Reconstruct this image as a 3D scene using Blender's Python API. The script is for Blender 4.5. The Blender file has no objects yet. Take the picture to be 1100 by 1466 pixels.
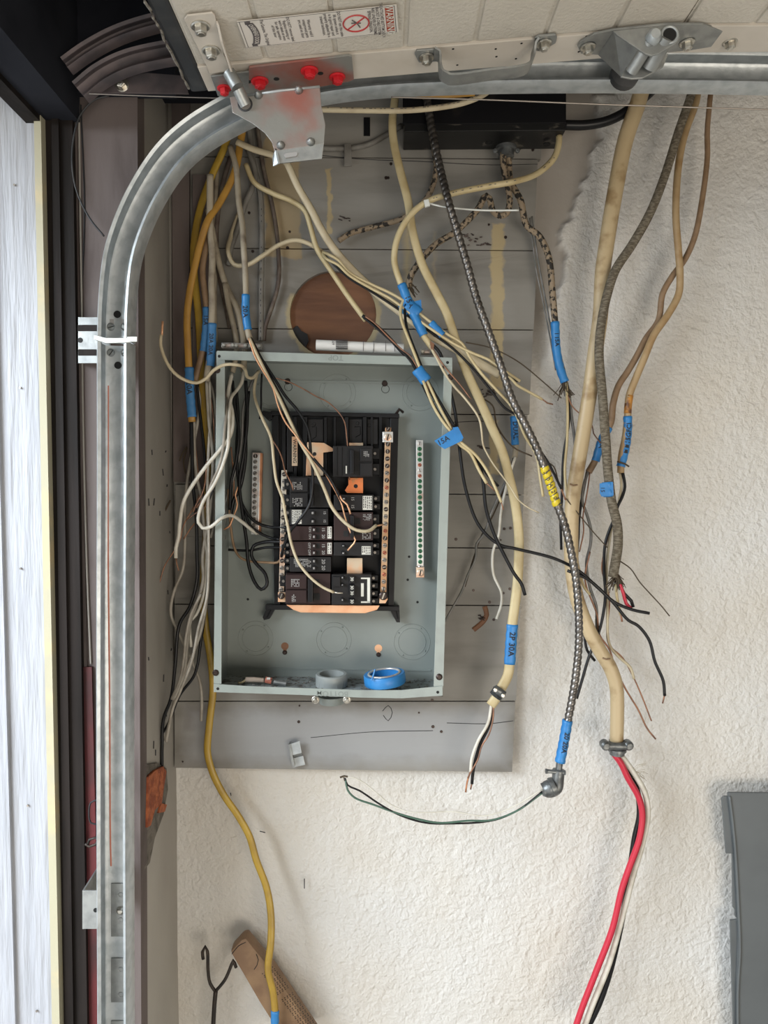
import bpy, bmesh, math, random
from mathutils import Vector, Matrix, noise
import numpy as np
random.seed(5)
S = bpy.context.scene
COL = S.collection

# ---------------------------------------------------------------- camera
F = 1060.0                      # focal length in pixels of the 1100 x 1466 frame
PITCH = math.radians(2.0)
CAM = Vector((0, -1.28, 0))
cd = bpy.data.cameras.new('camera')
cam = bpy.data.objects.new('camera', cd)
COL.objects.link(cam)
cam.location = CAM
cam.rotation_euler = (math.pi / 2 - PITCH, 0, 0)
cd.sensor_fit = 'HORIZONTAL'
cd.sensor_width = 36
cd.lens = 36 * F / 1100
cd.clip_start = 0.02
S.camera = cam
# ---------------------------------------------------------------- light
S.view_settings.view_transform = 'Standard'
S.view_settings.look = 'None'
S.view_settings.gamma = 1
S.view_settings.use_curve_mapping = False
S.view_settings.exposure = 0.85
w = bpy.data.worlds.new('world')
S.world = w
w.use_nodes = True
bg = w.node_tree.nodes['Background']
bg.inputs[0].default_value = (0.86, 0.93, 1.0, 1)
bg.inputs[1].default_value = 0.15


def area(name, loc, target, sx, sy, power, col):
    l = bpy.data.lights.new(name, 'AREA')
    l.shape = 'RECTANGLE'
    l.size = sx
    l.size_y = sy
    l.energy = power
    l.color = col
    o = bpy.data.objects.new(name, l)
    COL.objects.link(o)
    o.location = loc
    o.rotation_euler = (Vector(target) - Vector(loc)).to_track_quat('-Z', 'Y').to_euler()
    return o


area('sky_outside_opening', (-2.1, -1.9, 0.95), (0.1, 0, -0.7), 1.9, 1.3, 108, (0.84, 0.92, 1.0))
area('driveway_bounce', (-1.9, -2.2, -1.35), (0.15, 0, -0.3), 1.8, 0.8, 14, (1.0, 0.96, 0.90))
area('warm_fill_behind', (1.3, -3.2, -0.95), (0.1, 0, -0.4), 2.0, 1.0, 29, (1.0, 0.90, 0.77))  # added warm interior fill; no daylight source stands there


# ---------------------------------------------------------------- pixel <-> place
def ray(px, py):
    u = (px - 550) / F
    v = -(py - 733) / F
    c, s = math.cos(PITCH), math.sin(PITCH)
    return Vector((u, c + v * s, -s + v * c))


def P(px, py, Y):
    d = ray(px, py)
    return CAM + d * ((Y - CAM.y) / d.y)


def PP(px, py, o, n):
    d = ray(px, py)
    return CAM + d * ((o - CAM).dot(n) / d.dot(n))


def mpp(Y):
    return (Y - CAM.y) / F


# ---------------------------------------------------------------- materials
def mat(name, col, rough=0.6, metal=0.0, col2=None, scale=20, lo=0.4, hi=0.7, bump=0.0, bscale=200,
        stretch=(1, 1, 1), world=False, detail=4, bdist=0.002, spec=None):
    m = bpy.data.materials.new(name)
    m.use_nodes = True
    nt = m.node_tree
    N, L = nt.nodes, nt.links
    b = N['Principled BSDF']
    b.inputs['Roughness'].default_value = rough
    b.inputs['Metallic'].default_value = metal
    if spec is not None:
        b.inputs['Specular IOR Level'].default_value = spec
    b.inputs['Base Color'].default_value = (*col, 1)
    vec = None
    if col2 or bump:
        if world:
            g = N.new('ShaderNodeNewGeometry')
            src = g.outputs['Position']
        else:
            g = N.new('ShaderNodeTexCoord')
            src = g.outputs['Object']
        mp = N.new('ShaderNodeMapping')
        mp.inputs['Scale'].default_value = stretch
        L.new(src, mp.inputs[0])
        vec = mp.outputs[0]
    if col2:
        t = N.new('ShaderNodeTexNoise')
        t.inputs['Scale'].default_value = scale
        t.inputs['Detail'].default_value = detail
        L.new(vec, t.inputs['Vector'])
        r = N.new('ShaderNodeMapRange')
        r.interpolation_type = 'SMOOTHSTEP'
        r.inputs[1].default_value = lo
        r.inputs[2].default_value = hi
        L.new(t.outputs[0], r.inputs[0])
        mx = N.new('ShaderNodeMix')
        mx.data_type = 'RGBA'
        mx.inputs[6].default_value = (*col, 1)
        mx.inputs[7].default_value = (*col2, 1)
        L.new(r.outputs[0], mx.inputs[0])
        L.new(mx.outputs[2], b.inputs['Base Color'])
        m['mix'] = mx.name
    if bump:
        t2 = N.new('ShaderNodeTexNoise')
        t2.inputs['Scale'].default_value = bscale
        t2.inputs['Detail'].default_value = 3
        L.new(vec, t2.inputs['Vector'])
        bp = N.new('ShaderNodeBump')
        bp.inputs['Strength'].default_value = bump
        bp.inputs['Distance'].default_value = bdist
        L.new(t2.outputs[0], bp.inputs['Height'])
        L.new(bp.outputs[0], b.inputs['Normal'])
    return m


M = {}
M['galv'] = mat('galvanised_steel', (0.50, 0.53, 0.54), 0.42, 0.6, (0.38, 0.41, 0.42), 60, .35, .7, 0.25, 90)
M['galv_soft'] = mat('galvanised_sheet', (0.36, 0.37, 0.36), 0.45, 0.7, (0.26, 0.27, 0.265), 50, .35, .7, 0.2, 120)
M['track_shaded'] = mat('shaded_track_steel', (0.15, 0.12, 0.12), 0.6, 0.3, (0.08, 0.07, 0.075), 30, .3, .7)  # steel colour darkened to hold the shade around the upper rails
M['bracket'] = mat('bracket_red_overspray', (0.34, 0.34, 0.32), 0.42, 0.6, (0.42, 0.17, 0.14), 11, .44, .64, 0.15, 150)
M['zinc'] = mat('zinc_bolt', (0.62, 0.60, 0.54), 0.3, 0.9, (0.38, 0.35, 0.30), 120)
M['red'] = mat('red_lacquer', (0.55, 0.012, 0.02), 0.35)
M['doorface'] = mat('door_enamel', (0.60, 0.56, 0.49), 0.45, 0, (0.54, 0.50, 0.43), 7, .3, .7, 0.55, 260, stretch=(1, 1, 1), bdist=0.0018)
M['doorrail'] = mat('door_rail_enamel', (0.60, 0.55, 0.48), 0.4, 0, (0.50, 0.45, 0.38), 14, .45, .8)
M['rubber'] = mat('dark_rubber', (0.025, 0.027, 0.03), 0.55, 0, (0.05, 0.05, 0.05), 30)
M['sticker'] = mat('sticker_paper', (0.66, 0.62, 0.56), 0.5)
M['ink'] = mat('ink', (0.02, 0.02, 0.022), 0.7)
M['grayink'] = mat('gray_ink', (0.10, 0.09, 0.09), 0.7)
M['warn'] = mat('warning_red', (0.36, 0.06, 0.03), 0.6)
M['redink'] = mat('red_ink', (0.45, 0.05, 0.05), 0.6)
M['box'] = mat('panel_grey_enamel', (0.235, 0.262, 0.245), 0.38, 0.0, (0.20, 0.222, 0.208), 9, .35, .75, 0.08, 60)
M['boxlip'] = mat('panel_lip_enamel', (0.30, 0.335, 0.31), 0.35, 0.0, (0.24, 0.262, 0.245), 25, .45, .8)
M['boxdirty'] = mat('dusty_panel_floor', (0.24, 0.265, 0.26), 0.7, 0, (0.08, 0.072, 0.065), 90, .50, .66, 0.3, 300)
M['plastic'] = mat('black_plastic', (0.010, 0.010, 0.011), 0.4, spec=0.25)
M['breaker'] = mat('breaker_black', (0.016, 0.015, 0.0155), 0.45, spec=0.25)
M['breaker_brown'] = mat('breaker_brown', (0.032, 0.017, 0.016), 0.45, spec=0.25)
M['slot'] = mat('deep_black', (0.004, 0.004, 0.004), 0.7)
M['labelwhite'] = mat('label_white', (0.66, 0.65, 0.58), 0.5)
M['labelgray'] = mat('print_grey', (0.33, 0.32, 0.31), 0.6)
M['copper'] = mat('copper', (0.62, 0.29, 0.15), 0.38, 0.75, (0.42, 0.19, 0.10), 40)
M['copper_plate'] = mat('copper_plate', (0.80, 0.46, 0.27), 0.42, 0.45, (0.72, 0.34, 0.18), 30)
M['bright_copper'] = mat('heat_tinted_copper', (0.75, 0.22, 0.07), 0.45, 0.4, (0.30, 0.22, 0.10), 45, .45, .6)
M['tin'] = mat('tin_plate', (0.62, 0.50, 0.36), 0.4, 0.45, (0.72, 0.40, 0.22), 25, .4, .65)
M['bar'] = mat('tinned_bar', (0.62, 0.56, 0.46), 0.35, 0.6, (0.60, 0.34, 0.22), 14, .42, .62)
M['barcopper'] = mat('aged_bar', (0.42, 0.24, 0.13), 0.42, 0.6, (0.56, 0.47, 0.34), 9, .45, .65)
M['barwhite'] = mat('bright_bar', (0.70, 0.69, 0.66), 0.3, 0.6, (0.55, 0.42, 0.36), 40, .5, .7)
M['screw'] = mat('steel_screw', (0.30, 0.27, 0.24), 0.35, 0.8)
M['screwdark'] = mat('dark_screw', (0.05, 0.035, 0.03), 0.4, 0.6)
M['green'] = mat('green_screw', (0.03, 0.16, 0.07), 0.35, 0.3)
M['redscrew'] = mat('copper_screw', (0.45, 0.14, 0.08), 0.4, 0.5)
M['cream'] = mat('cream_sheath', (0.54, 0.46, 0.31), 0.5, 0, (0.42, 0.34, 0.22), 30, .45, .75, 0.1, 300)
M['creamy'] = mat('yellowed_sheath', (0.55, 0.455, 0.26), 0.5, 0, (0.43, 0.33, 0.165), 26, .4, .75, 0.1, 300)
M['white'] = mat('white_insulation', (0.66, 0.63, 0.55), 0.4, 0, (0.52, 0.48, 0.40), 40)
M['dirtywhite'] = mat('dusty_white_insulation', (0.36, 0.33, 0.28), 0.5, 0, (0.24, 0.21, 0.17), 40)
M['greysheath'] = mat('painted_grey_sheath', (0.20, 0.19, 0.17), 0.6, 0, (0.11, 0.10, 0.085), 28, .4, .7, 0.2, 200)
M['pale'] = mat('dusty_cream_sheath', (0.36, 0.31, 0.23), 0.6, 0, (0.17, 0.135, 0.10), 30, .45, .7, 0.2, 200)
M['brownsheath'] = mat('old_brown_sheath', (0.085, 0.062, 0.050), 0.6, 0, (0.17, 0.14, 0.11), 40)
M['yellow'] = mat('yellow_sheath', (0.43, 0.275, 0.035), 0.4, 0, (0.34, 0.21, 0.03), 30, .4, .7, 0.1, 200)
M['orange'] = mat('orange_sheath', (0.42, 0.225, 0.04), 0.42, 0, (0.33, 0.17, 0.035), 30)
M['black'] = mat('black_insulation', (0.008, 0.008, 0.009), 0.36, spec=0.3)
M['greyins'] = mat('grey_insulation', (0.13, 0.13, 0.12), 0.4, 0, (0.20, 0.19, 0.18), 60)
M['greenins'] = mat('green_insulation', (0.06, 0.12, 0.085), 0.4)
M['redins'] = mat('red_insulation', (0.50, 0.02, 0.045), 0.35)
M['bare'] = mat('bare_copper', (0.34, 0.17, 0.10), 0.4, 0.5, (0.18, 0.10, 0.07), 60)
M['cloth'] = mat('old_cloth_sheath', (0.11, 0.088, 0.058), 0.85, 0, (0.21, 0.18, 0.13), 130, .42, .62, 0.8, 450, stretch=(1, 1, 3))
M['mottle'] = mat('cracked_cloth_sheath', (0.27, 0.205, 0.135), 0.75, 0, (0.022, 0.018, 0.014), 135, .50, .56, 0.6, 250)
M['tan'] = mat('aged_tan_sheath', (0.40, 0.28, 0.145), 0.5, 0, (0.30, 0.185, 0.08), 35, .42, .72, 0.2, 220)
M['tanbrown'] = mat('brown_tan_sheath', (0.27, 0.175, 0.10), 0.5, 0, (0.19, 0.115, 0.06), 50, .4, .7, 0.2, 220)
M['service'] = mat('service_sheath', (0.50, 0.385, 0.225), 0.42, 0, (0.30, 0.20, 0.095), 26, .50, .70, 0.1, 120)
M['bx'] = mat('armour_steel', (0.20, 0.185, 0.17), 0.36, 0.85, (0.11, 0.10, 0.09), 60)
M['bxyellow'] = mat('yellow_tape', (0.62, 0.47, 0.02), 0.35)
M['tape'] = mat('blue_tape', (0.028, 0.205, 0.50), 0.42, 0, (0.022, 0.17, 0.43), 40, .4, .7, 0.1, 100)
M['tape_muted'] = mat('muted_blue_tape', (0.045, 0.18, 0.39), 0.5, 0, (0.03, 0.14, 0.32), 40)  # darker, less saturated blue for the leftmost tapes
M['cast'] = mat('cast_fitting', (0.19, 0.20, 0.20), 0.4, 0.7, (0.11, 0.115, 0.115), 70, bump=0.3, bscale=200)
M['pvc'] = mat('grey_plastic', (0.27, 0.29, 0.28), 0.4)
M['iron'] = mat('dark_iron', (0.035, 0.030, 0.027), 0.5, 0.6, (0.06, 0.045, 0.035), 60)
M['jbox'] = mat('black_box_paint', (0.005, 0.005, 0.006), 0.5, 0, (0.014, 0.012, 0.011), 30, .6, .75, spec=0.2)
M['jboxlow'] = mat('worn_black_box_paint', (0.012, 0.012, 0.012), 0.35, 0, (0.10, 0.09, 0.075), 26, .60, .70, stretch=(1, 1, 2.5), spec=0.25)
M['cover'] = mat('dark_grey_enamel', (0.105, 0.115, 0.118), 0.5, 0, (0.085, 0.093, 0.096), 8)
M['wood'] = mat('brown_handle_wood', (0.27, 0.165, 0.085), 0.55, 0, (0.185, 0.105, 0.055), 24, .35, .7, 0.2, 120)
M['paper'] = mat('white_paper', (0.70, 0.69, 0.66), 0.7)
M['pvcwhite'] = mat('white_nylon', (0.72, 0.74, 0.70), 0.4)
M['wallside'] = mat('grey_side_paint', (0.42, 0.395, 0.35), 0.7, 0, (0.33, 0.305, 0.27), 5, .35, .75, 0.3, 60, world=True, stretch=(1, 1, 0.5))
M['pink'] = mat('pinkish_old_paint', (0.135, 0.108, 0.100), 0.75, 0, (0.075, 0.055, 0.05), 14, .45, .72, 0.5, 50, world=True, stretch=(1.5, 1, 0.35))
M['redpaint'] = mat('dark_red_paint', (0.12, 0.014, 0.016), 0.6, 0, (0.05, 0.014, 0.014), 20, .45, .7, 0.3, 60, world=True, stretch=(1, 1, .3))
M['redcable'] = mat('red_paint_line', (0.52, 0.17, 0.11), 0.6)
M['brownframe'] = mat('dark_brown_frame', (0.024, 0.019, 0.017), 0.6, 0, (0.012, 0.010, 0.009), 20, .35, .7, 0.3, 60, world=True, stretch=(2, 1, .2), spec=0.12)
M['header'] = mat('shaded_header', (0.026, 0.028, 0.036), 0.8, 0, (0.015, 0.016, 0.021), 8, world=True, spec=0.1)  # near-black colour carries the unlit shade at the top left
M['creamtrim'] = mat('cream_edge_paint', (0.44, 0.41, 0.29), 0.6, 0, (0.58, 0.47, 0.27), 18, .5, .75, 0.2, 80, world=True)
M['siding'] = mat('white_siding', (0.40, 0.41, 0.44), 0.6, 0, (0.35, 0.36, 0.39), 30, .35, .7, 0.9, 38, world=True, stretch=(3.2, 1, 0.28), bdist=0.004)
M['brick'] = mat('orange_brick', (0.44, 0.13, 0.05), 0.9, 0, (0.27, 0.07, 0.03), 60, .4, .6, 1.0, 120, bdist=0.004)
M['mortar'] = mat('broken_plaster', (0.17, 0.15, 0.125), 0.9, 0, (0.09, 0.08, 0.065), 60, bump=1, bscale=150)
M['rawwood'] = mat('raw_brown_board', (0.21, 0.095, 0.045), 0.65, 0, (0.10, 0.042, 0.022), 9, .35, .7, 0.3, 60, stretch=(0.5, 1, 3))
M['concrete'] = mat('concrete', (0.32, 0.31, 0.29), 0.9, 0, (0.25, 0.24, 0.22), 5)
M['drive'] = mat('driveway', (0.45, 0.44, 0.42), 0.9, 0, (0.38, 0.37, 0.35), 4)
M['ceil'] = mat('ceiling_board', (0.16, 0.14, 0.12), 0.8)
M['bark'] = mat('dark_fibres', (0.07, 0.05, 0.03), 0.9)
M['debris'] = mat('debris', (0.22, 0.20, 0.17), 0.8, 0, (0.07, 0.06, 0.05), 200)
M['pinkplastic'] = mat('wire_connector_beige', (0.46, 0.36, 0.28), 0.5)


# ---------------------------------------------------------------- mesh helpers
def add_prism(bm, pts, vec):
    a = [bm.verts.new(p) for p in pts]
    b = [bm.verts.new(Vector(p) + Vector(vec)) for p in pts]
    n = len(pts)
    fs = [bm.faces.new(a), bm.faces.new(b[::-1])]
    for i in range(n):
        fs.append(bm.faces.new([a[i], b[i], b[(i + 1) % n], a[(i + 1) % n]]))
    return fs


def add_box(bm, lo, hi):
    x0, y0, z0 = lo
    x1, y1, z1 = hi
    add_prism(bm, [(x0, y0, z0), (x1, y0, z0), (x1, y0, z1), (x0, y0, z1)], (0, y1 - y0, 0))


def frame(t, ref=Vector((0, -1, 0))):
    u = ref.cross(t)
    if u.length < 1e-4:
        u = Vector((0, 0, 1)).cross(t)
        if u.length < 1e-4:
            u = Vector((1, 0, 0)).cross(t)
    u.normalize()
    n = t.cross(u).normalized()
    return u, n


def smooth(pts, step):
    """Catmull-Rom through pts (Vectors), resampled to about 'step' metres"""
    pts = [Vector(p) for p in pts]
    if len(pts) < 3:
        L = (pts[1] - pts[0]).length
        k = max(1, int(L / step))
        return [pts[0].lerp(pts[1], i / k) for i in range(k + 1)]
    out = []
    ext = [pts[0] * 2 - pts[1]] + pts + [pts[-1] * 2 - pts[-2]]
    for i in range(1, len(ext) - 2):
        p0, p1, p2, p3 = ext[i - 1:i + 3]
        # centripetal
        t1 = max(1e-6, (p1 - p0).length) ** .5
        t2 = t1 + max(1e-6, (p2 - p1).length) ** .5
        t3 = t2 + max(1e-6, (p3 - p2).length) ** .5
        k = max(1, int((p2 - p1).length / step))
        for j in range(k):
            t = t1 + (t2 - t1) * j / k
            a1 = p0 * ((t1 - t) / t1) + p1 * (t / t1)
            a2 = p1 * ((t2 - t) / (t2 - t1)) + p2 * ((t - t1) / (t2 - t1))
            a3 = p2 * ((t3 - t) / (t3 - t2)) + p3 * ((t - t2) / (t3 - t2))
            b1 = a1 * ((t2 - t) / t2) + a2 * (t / t2)
            b2 = a2 * ((t3 - t) / (t3 - t1)) + a3 * ((t - t1) / (t3 - t1))
            out.append(b1 * ((t2 - t) / (t2 - t1)) + b2 * ((t - t1) / (t2 - t1)))
    out.append(pts[-1])
    return out


def add_tube(bm, path, rx, ry=None, n=8, radfn=None, caps=True):
    """rx = half width seen from the front, ry = half thickness; numbers or per-point lists"""
    if ry is None:
        ry = rx
    N = len(path)
    rings = []
    s = 0
    for i, p in enumerate(path):
        t = (path[min(i + 1, N - 1)] - path[max(i - 1, 0)])
        if t.length < 1e-9:
            t = Vector((0, 0, -1))
        t.normalize()
        u, nn = frame(t)
        a = rx[i] if isinstance(rx, list) else rx
        b = ry[i] if isinstance(ry, list) else ry
        if i:
            s += (p - path[i - 1]).length
        ring = []
        for k in range(n):
            ph = 2 * math.pi * k / n
            q = radfn(s, ph) if radfn else 1
            ring.append(bm.verts.new(p + u * (a * math.cos(ph) * q) + nn * (b * math.sin(ph) * q)))
        rings.append(ring)
    for i in range(N - 1):
        for k in range(n):
            bm.faces.new([rings[i][k], rings[i][(k + 1) % n], rings[i + 1][(k + 1) % n], rings[i + 1][k]])
    if caps:
        bm.faces.new(rings[0][::-1])
        bm.faces.new(rings[-1])


def add_cyl(bm, p0, p1, r0, r1=None, n=12):
    p0, p1 = Vector(p0), Vector(p1)
    if r1 is None:
        r1 = r0
    add_tube(bm, [p0, p1], [r0, r1], [r0, r1], n)


def add_lathe(bm, o, ax, prof, n=16):
    """prof: list of (radius, height) along ax from o"""
    ax = Vector(ax).normalized()
    u = ax.orthogonal().normalized()
    v = ax.cross(u)
    o = Vector(o)
    rings = []
    for r, h in prof:
        rings.append([bm.verts.new(o + ax * h + (u * math.cos(2 * math.pi * k / n) + v * math.sin(2 * math.pi * k / n)) * max(r, 1e-5)) for k in range(n)])
    for i in range(len(rings) - 1):
        for k in range(n):
            bm.faces.new([rings[i][k], rings[i][(k + 1) % n], rings[i + 1][(k + 1) % n], rings[i + 1][k]])
    bm.faces.new(rings[0][::-1])
    bm.faces.new(rings[-1])


def add_torus(bm, c, ax, R, r, n=28, m=6, a0=0, a1=2 * math.pi):
    ax = Vector(ax).normalized()
    u = ax.orthogonal().normalized()
    v = ax.cross(u)
    full = abs(a1 - a0 - 2 * math.pi) < 1e-6
    rings = []
    K = n if full else n + 1
    for i in range(K):
        a = a0 + (a1 - a0) * i / n
        d = u * math.cos(a) + v * math.sin(a)
        rings.append([bm.verts.new(Vector(c) + d * (R + r * math.cos(2 * math.pi * k / m)) + ax * (r * math.sin(2 * math.pi * k / m))) for k in range(m)])
    for i in range(n if full else n):
        A, B = rings[i], rings[(i + 1) % K]
        for k in range(m):
            bm.faces.new([A[k], A[(k + 1) % m], B[(k + 1) % m], B[k]])


ORG = {}


def obj(name, bm, m, parent=None, sm=False, bevel=0, loc=None, kind=None, label=None):
    if bevel:
        bmesh.ops.remove_doubles(bm, verts=bm.verts, dist=1e-6)
        es = [e for e in bm.edges if len(e.link_faces) == 2 and e.calc_face_angle(0) > 0.6]
        bmesh.ops.bevel(bm, geom=es, offset=bevel, segments=2, affect='EDGES', profile=0.6, clamp_overlap=True)
    bmesh.ops.recalc_face_normals(bm, faces=bm.faces)
    me = bpy.data.meshes.new(name)
    vs = [v.co for v in bm.verts]
    if loc is None:
        if parent is not None:
            loc = ORG[parent.name]
        elif vs:
            c = Vector((0, 0, 0))
            for q in vs:
                c += q
            loc = c / len(vs)
        else:
            loc = Vector()
    loc = Vector(loc)
    for v in bm.verts:
        v.co -= loc
    bm.to_mesh(me)
    bm.free()
    me.materials.append(M[m] if isinstance(m, str) else m)
    if sm:
        for p in me.polygons:
            p.use_smooth = True
        if sm != 'all':
            me.set_sharp_from_angle(angle=math.radians(40))
    o = bpy.data.objects.new(name, me)
    COL.objects.link(o)
    if parent is not None:
        o.parent = parent
        o.location = loc - ORG[parent.name]
    else:
        o.location = loc
    ORG[o.name] = loc
    if kind:
        o['kind'] = kind
    if label:
        o['label'] = label
    return o


def inst(src, loc, parent, rot=0.0, m=None):
    o = src.copy()
    COL.objects.link(o)
    o.parent = parent
    o.location = Vector(loc) - ORG[parent.name]
    o.rotation_euler = (0, rot, 0)
    if m:
        o.material_slots[0].link = 'OBJECT'
        o.material_slots[0].material = M[m]
    ORG[o.name] = Vector(loc)
    return o


def tag(o, label, cat=None, group=None, kind=None):
    o['label'] = label
    if cat:
        o['category'] = cat
    if group:
        o['group'] = group
    if kind:
        o['kind'] = kind
    return o


def thing(name, label, cat, loc, group=None, kind=None):
    o = bpy.data.objects.new(name, None)
    o.empty_display_size = 0.02
    COL.objects.link(o)
    o.location = loc
    ORG[o.name] = Vector(loc)
    return tag(o, label, cat, group, kind)


def struct(name, bm, m, label=None, **k):
    o = obj(name, bm, m, **k)
    o['kind'] = 'structure'
    if label:
        o['label'] = label
    return o


def slab(name, px, Y, th, m, parent=None, bevel=0, **k):
    """px: outline in picture coordinates lying on the plane y=Y, given thickness away from the camera"""
    bm = bmesh.new()
    add_prism(bm, [P(x, y, Y) for x, y in px], (0, th, 0))
    return obj(name, bm, m, parent, bevel=bevel, **k)


def rect(x0, y0, x1, y1):
    return [(x0, y0), (x1, y0), (x1, y1), (x0, y1)]


_tc = {}


def text_geo(s, size):
    key = s
    if key not in _tc:
        c = bpy.data.curves.new('t', 'FONT')
        c.body = s
        c.align_x = 'CENTER'
        c.align_y = 'CENTER'
        c.size = 1
        c.resolution_u = 2
        c.offset = 0.012
        o = bpy.data.objects.new('t', c)
        me = bpy.data.meshes.new_from_object(o)
        _tc[key] = ([(v.co.x, v.co.y) for v in me.vertices], [tuple(p.vertices) for p in me.polygons])
        bpy.data.meshes.remove(me)
        bpy.data.objects.remove(o)
        bpy.data.curves.remove(c)
    v, f = _tc[key]
    return [(a * size, b * size) for a, b in v], f


def add_text(bm, s, size, fn):
    """fn maps (along, up) -> world point"""
    v, f = text_geo(s, size)
    vv = [bm.verts.new(fn(a, b)) for a, b in v]
    for p in f:
        try:
            bm.faces.new([vv[i] for i in p])
        except ValueError:
            pass


def flat_text(bm, s, size, o, tx, ty, n, eps=0.0004, sx=1):
    o, tx, ty, n = Vector(o), Vector(tx).normalized(), Vector(ty).normalized(), Vector(n).normalized()
    add_text(bm, s, size, lambda a, b: o + tx * a * sx + ty * b + n * eps)


def path3(pts, Y, step_px=5):
    q = []
    lastY = Y
    for p in pts:
        if len(p) > 2:
            lastY = p[2]
            q.append(P(p[0], p[1], p[2]))
        else:
            q.append(P(p[0], p[1], Y))
    return smooth(q, step_px * mpp(Y))


def wire(name, pts, Y, wpx, m, parent=None, flat=1.0, n=8, label=None, wend=None, **k):
    """a run of cable: wpx = width in the picture"""
    path = path3(pts, Y)
    N = len(path)
    r = [(wpx + ((wend - wpx) * i / (N - 1) if wend else 0)) / 2 * ((p.y - CAM.y) / F) for i, p in enumerate(path)]
    bm = bmesh.new()
    add_tube(bm, path, r, [a * flat for a in r], n)
    return obj(name, bm, m, parent, sm='all', label=label, **k)


def tape(parent, pts, Y, wpx, text=None, m='tape', flat=1.0, size=None, up=False, at=0.5, name='tape_wrap', sub=True, extra=None):
    path = path3(pts, Y, 3)
    N = len(path)
    r = wpx / 2 * mpp(Y)
    rr = [r * (1 + 0.05 * math.sin(i * 1.7)) for i in range(N)]
    bm = bmesh.new()
    add_tube(bm, path, rr, [a * flat for a in rr], 12)
    # loose overlapping end of the tape
    t = obj(name, bm, m, parent, sm='all')
    if text:
        bm = bmesh.new()
        pp = path[::-1] if up else path
        cum = [0]
        for i in range(1, N):
            cum.append(cum[-1] + (pp[i] - pp[i - 1]).length)
        L = cum[-1]
        sz = (size or wpx * 0.95) * mpp(Y)

        def fn(a, b):
            s = min(max(a + L * at, 0), L - 1e-6)
            i = 0
            while i < N - 2 and cum[i + 1] < s:
                i += 1
            f = (s - cum[i]) / max(1e-9, cum[i + 1] - cum[i])
            c = pp[i].lerp(pp[i + 1], f)
            tt = (pp[min(i + 2, N - 1)] - pp[max(i - 1, 0)]).normalized()
            u, _ = frame(tt)
            R = r * 1.06
            b2 = max(-R * .96, min(R * .96, b))
            return c + u * b2 + Vector((0, -1, 0)) * (flat * math.sqrt(max(0, R * R - b2 * b2)) + 0.0006)
        add_text(bm, text, sz, fn)
        if extra:
            extra(bm, fn, sz)
        # triangulate long faces so that the letters follow the curve
        obj('lettering', bm, 'ink', t)
    return t


def dashes(parent, pts, Y, wpx, flat=1.0, gap=9, s0=0, s1=1, off=0.0, m='grayink'):
    path = path3(pts, Y, 1.0)
    N = len(path)
    r = wpx / 2 * mpp(Y)
    bm = bmesh.new()
    i = int(N * s0)
    while i < int(N * s1) - 4:
        if random.random() < .75:
            k = random.randint(2, 4)
            q = []
            for j in (i, i + k):
                t = (path[min(j + 1, N - 1)] - path[j - 1]).normalized() if j else (path[1] - path[0]).normalized()
                u, _ = frame(t)
                c = path[j] + u * (off * r) + Vector((0, -1, 0)) * (flat * r * math.sqrt(1 - off * off) + .0003)
                q.append((c - u * .0006, c + u * .0006))
            bm.faces.new([bm.verts.new(v) for v in (q[0][0], q[0][1], q[1][1], q[1][0])])
            i += k
        i += random.randint(2, gap)
    return obj('printed_dashes', bm, m, parent, kind='stuff')

# ================================================================ SETTING
XL = P(254, 1200, 0).x          # inner face of the front (door) wall
ZF, ZC = -1.5, 1.05
YJ = -0.20                      # near end of the front wall: the jamb of the opening


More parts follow.
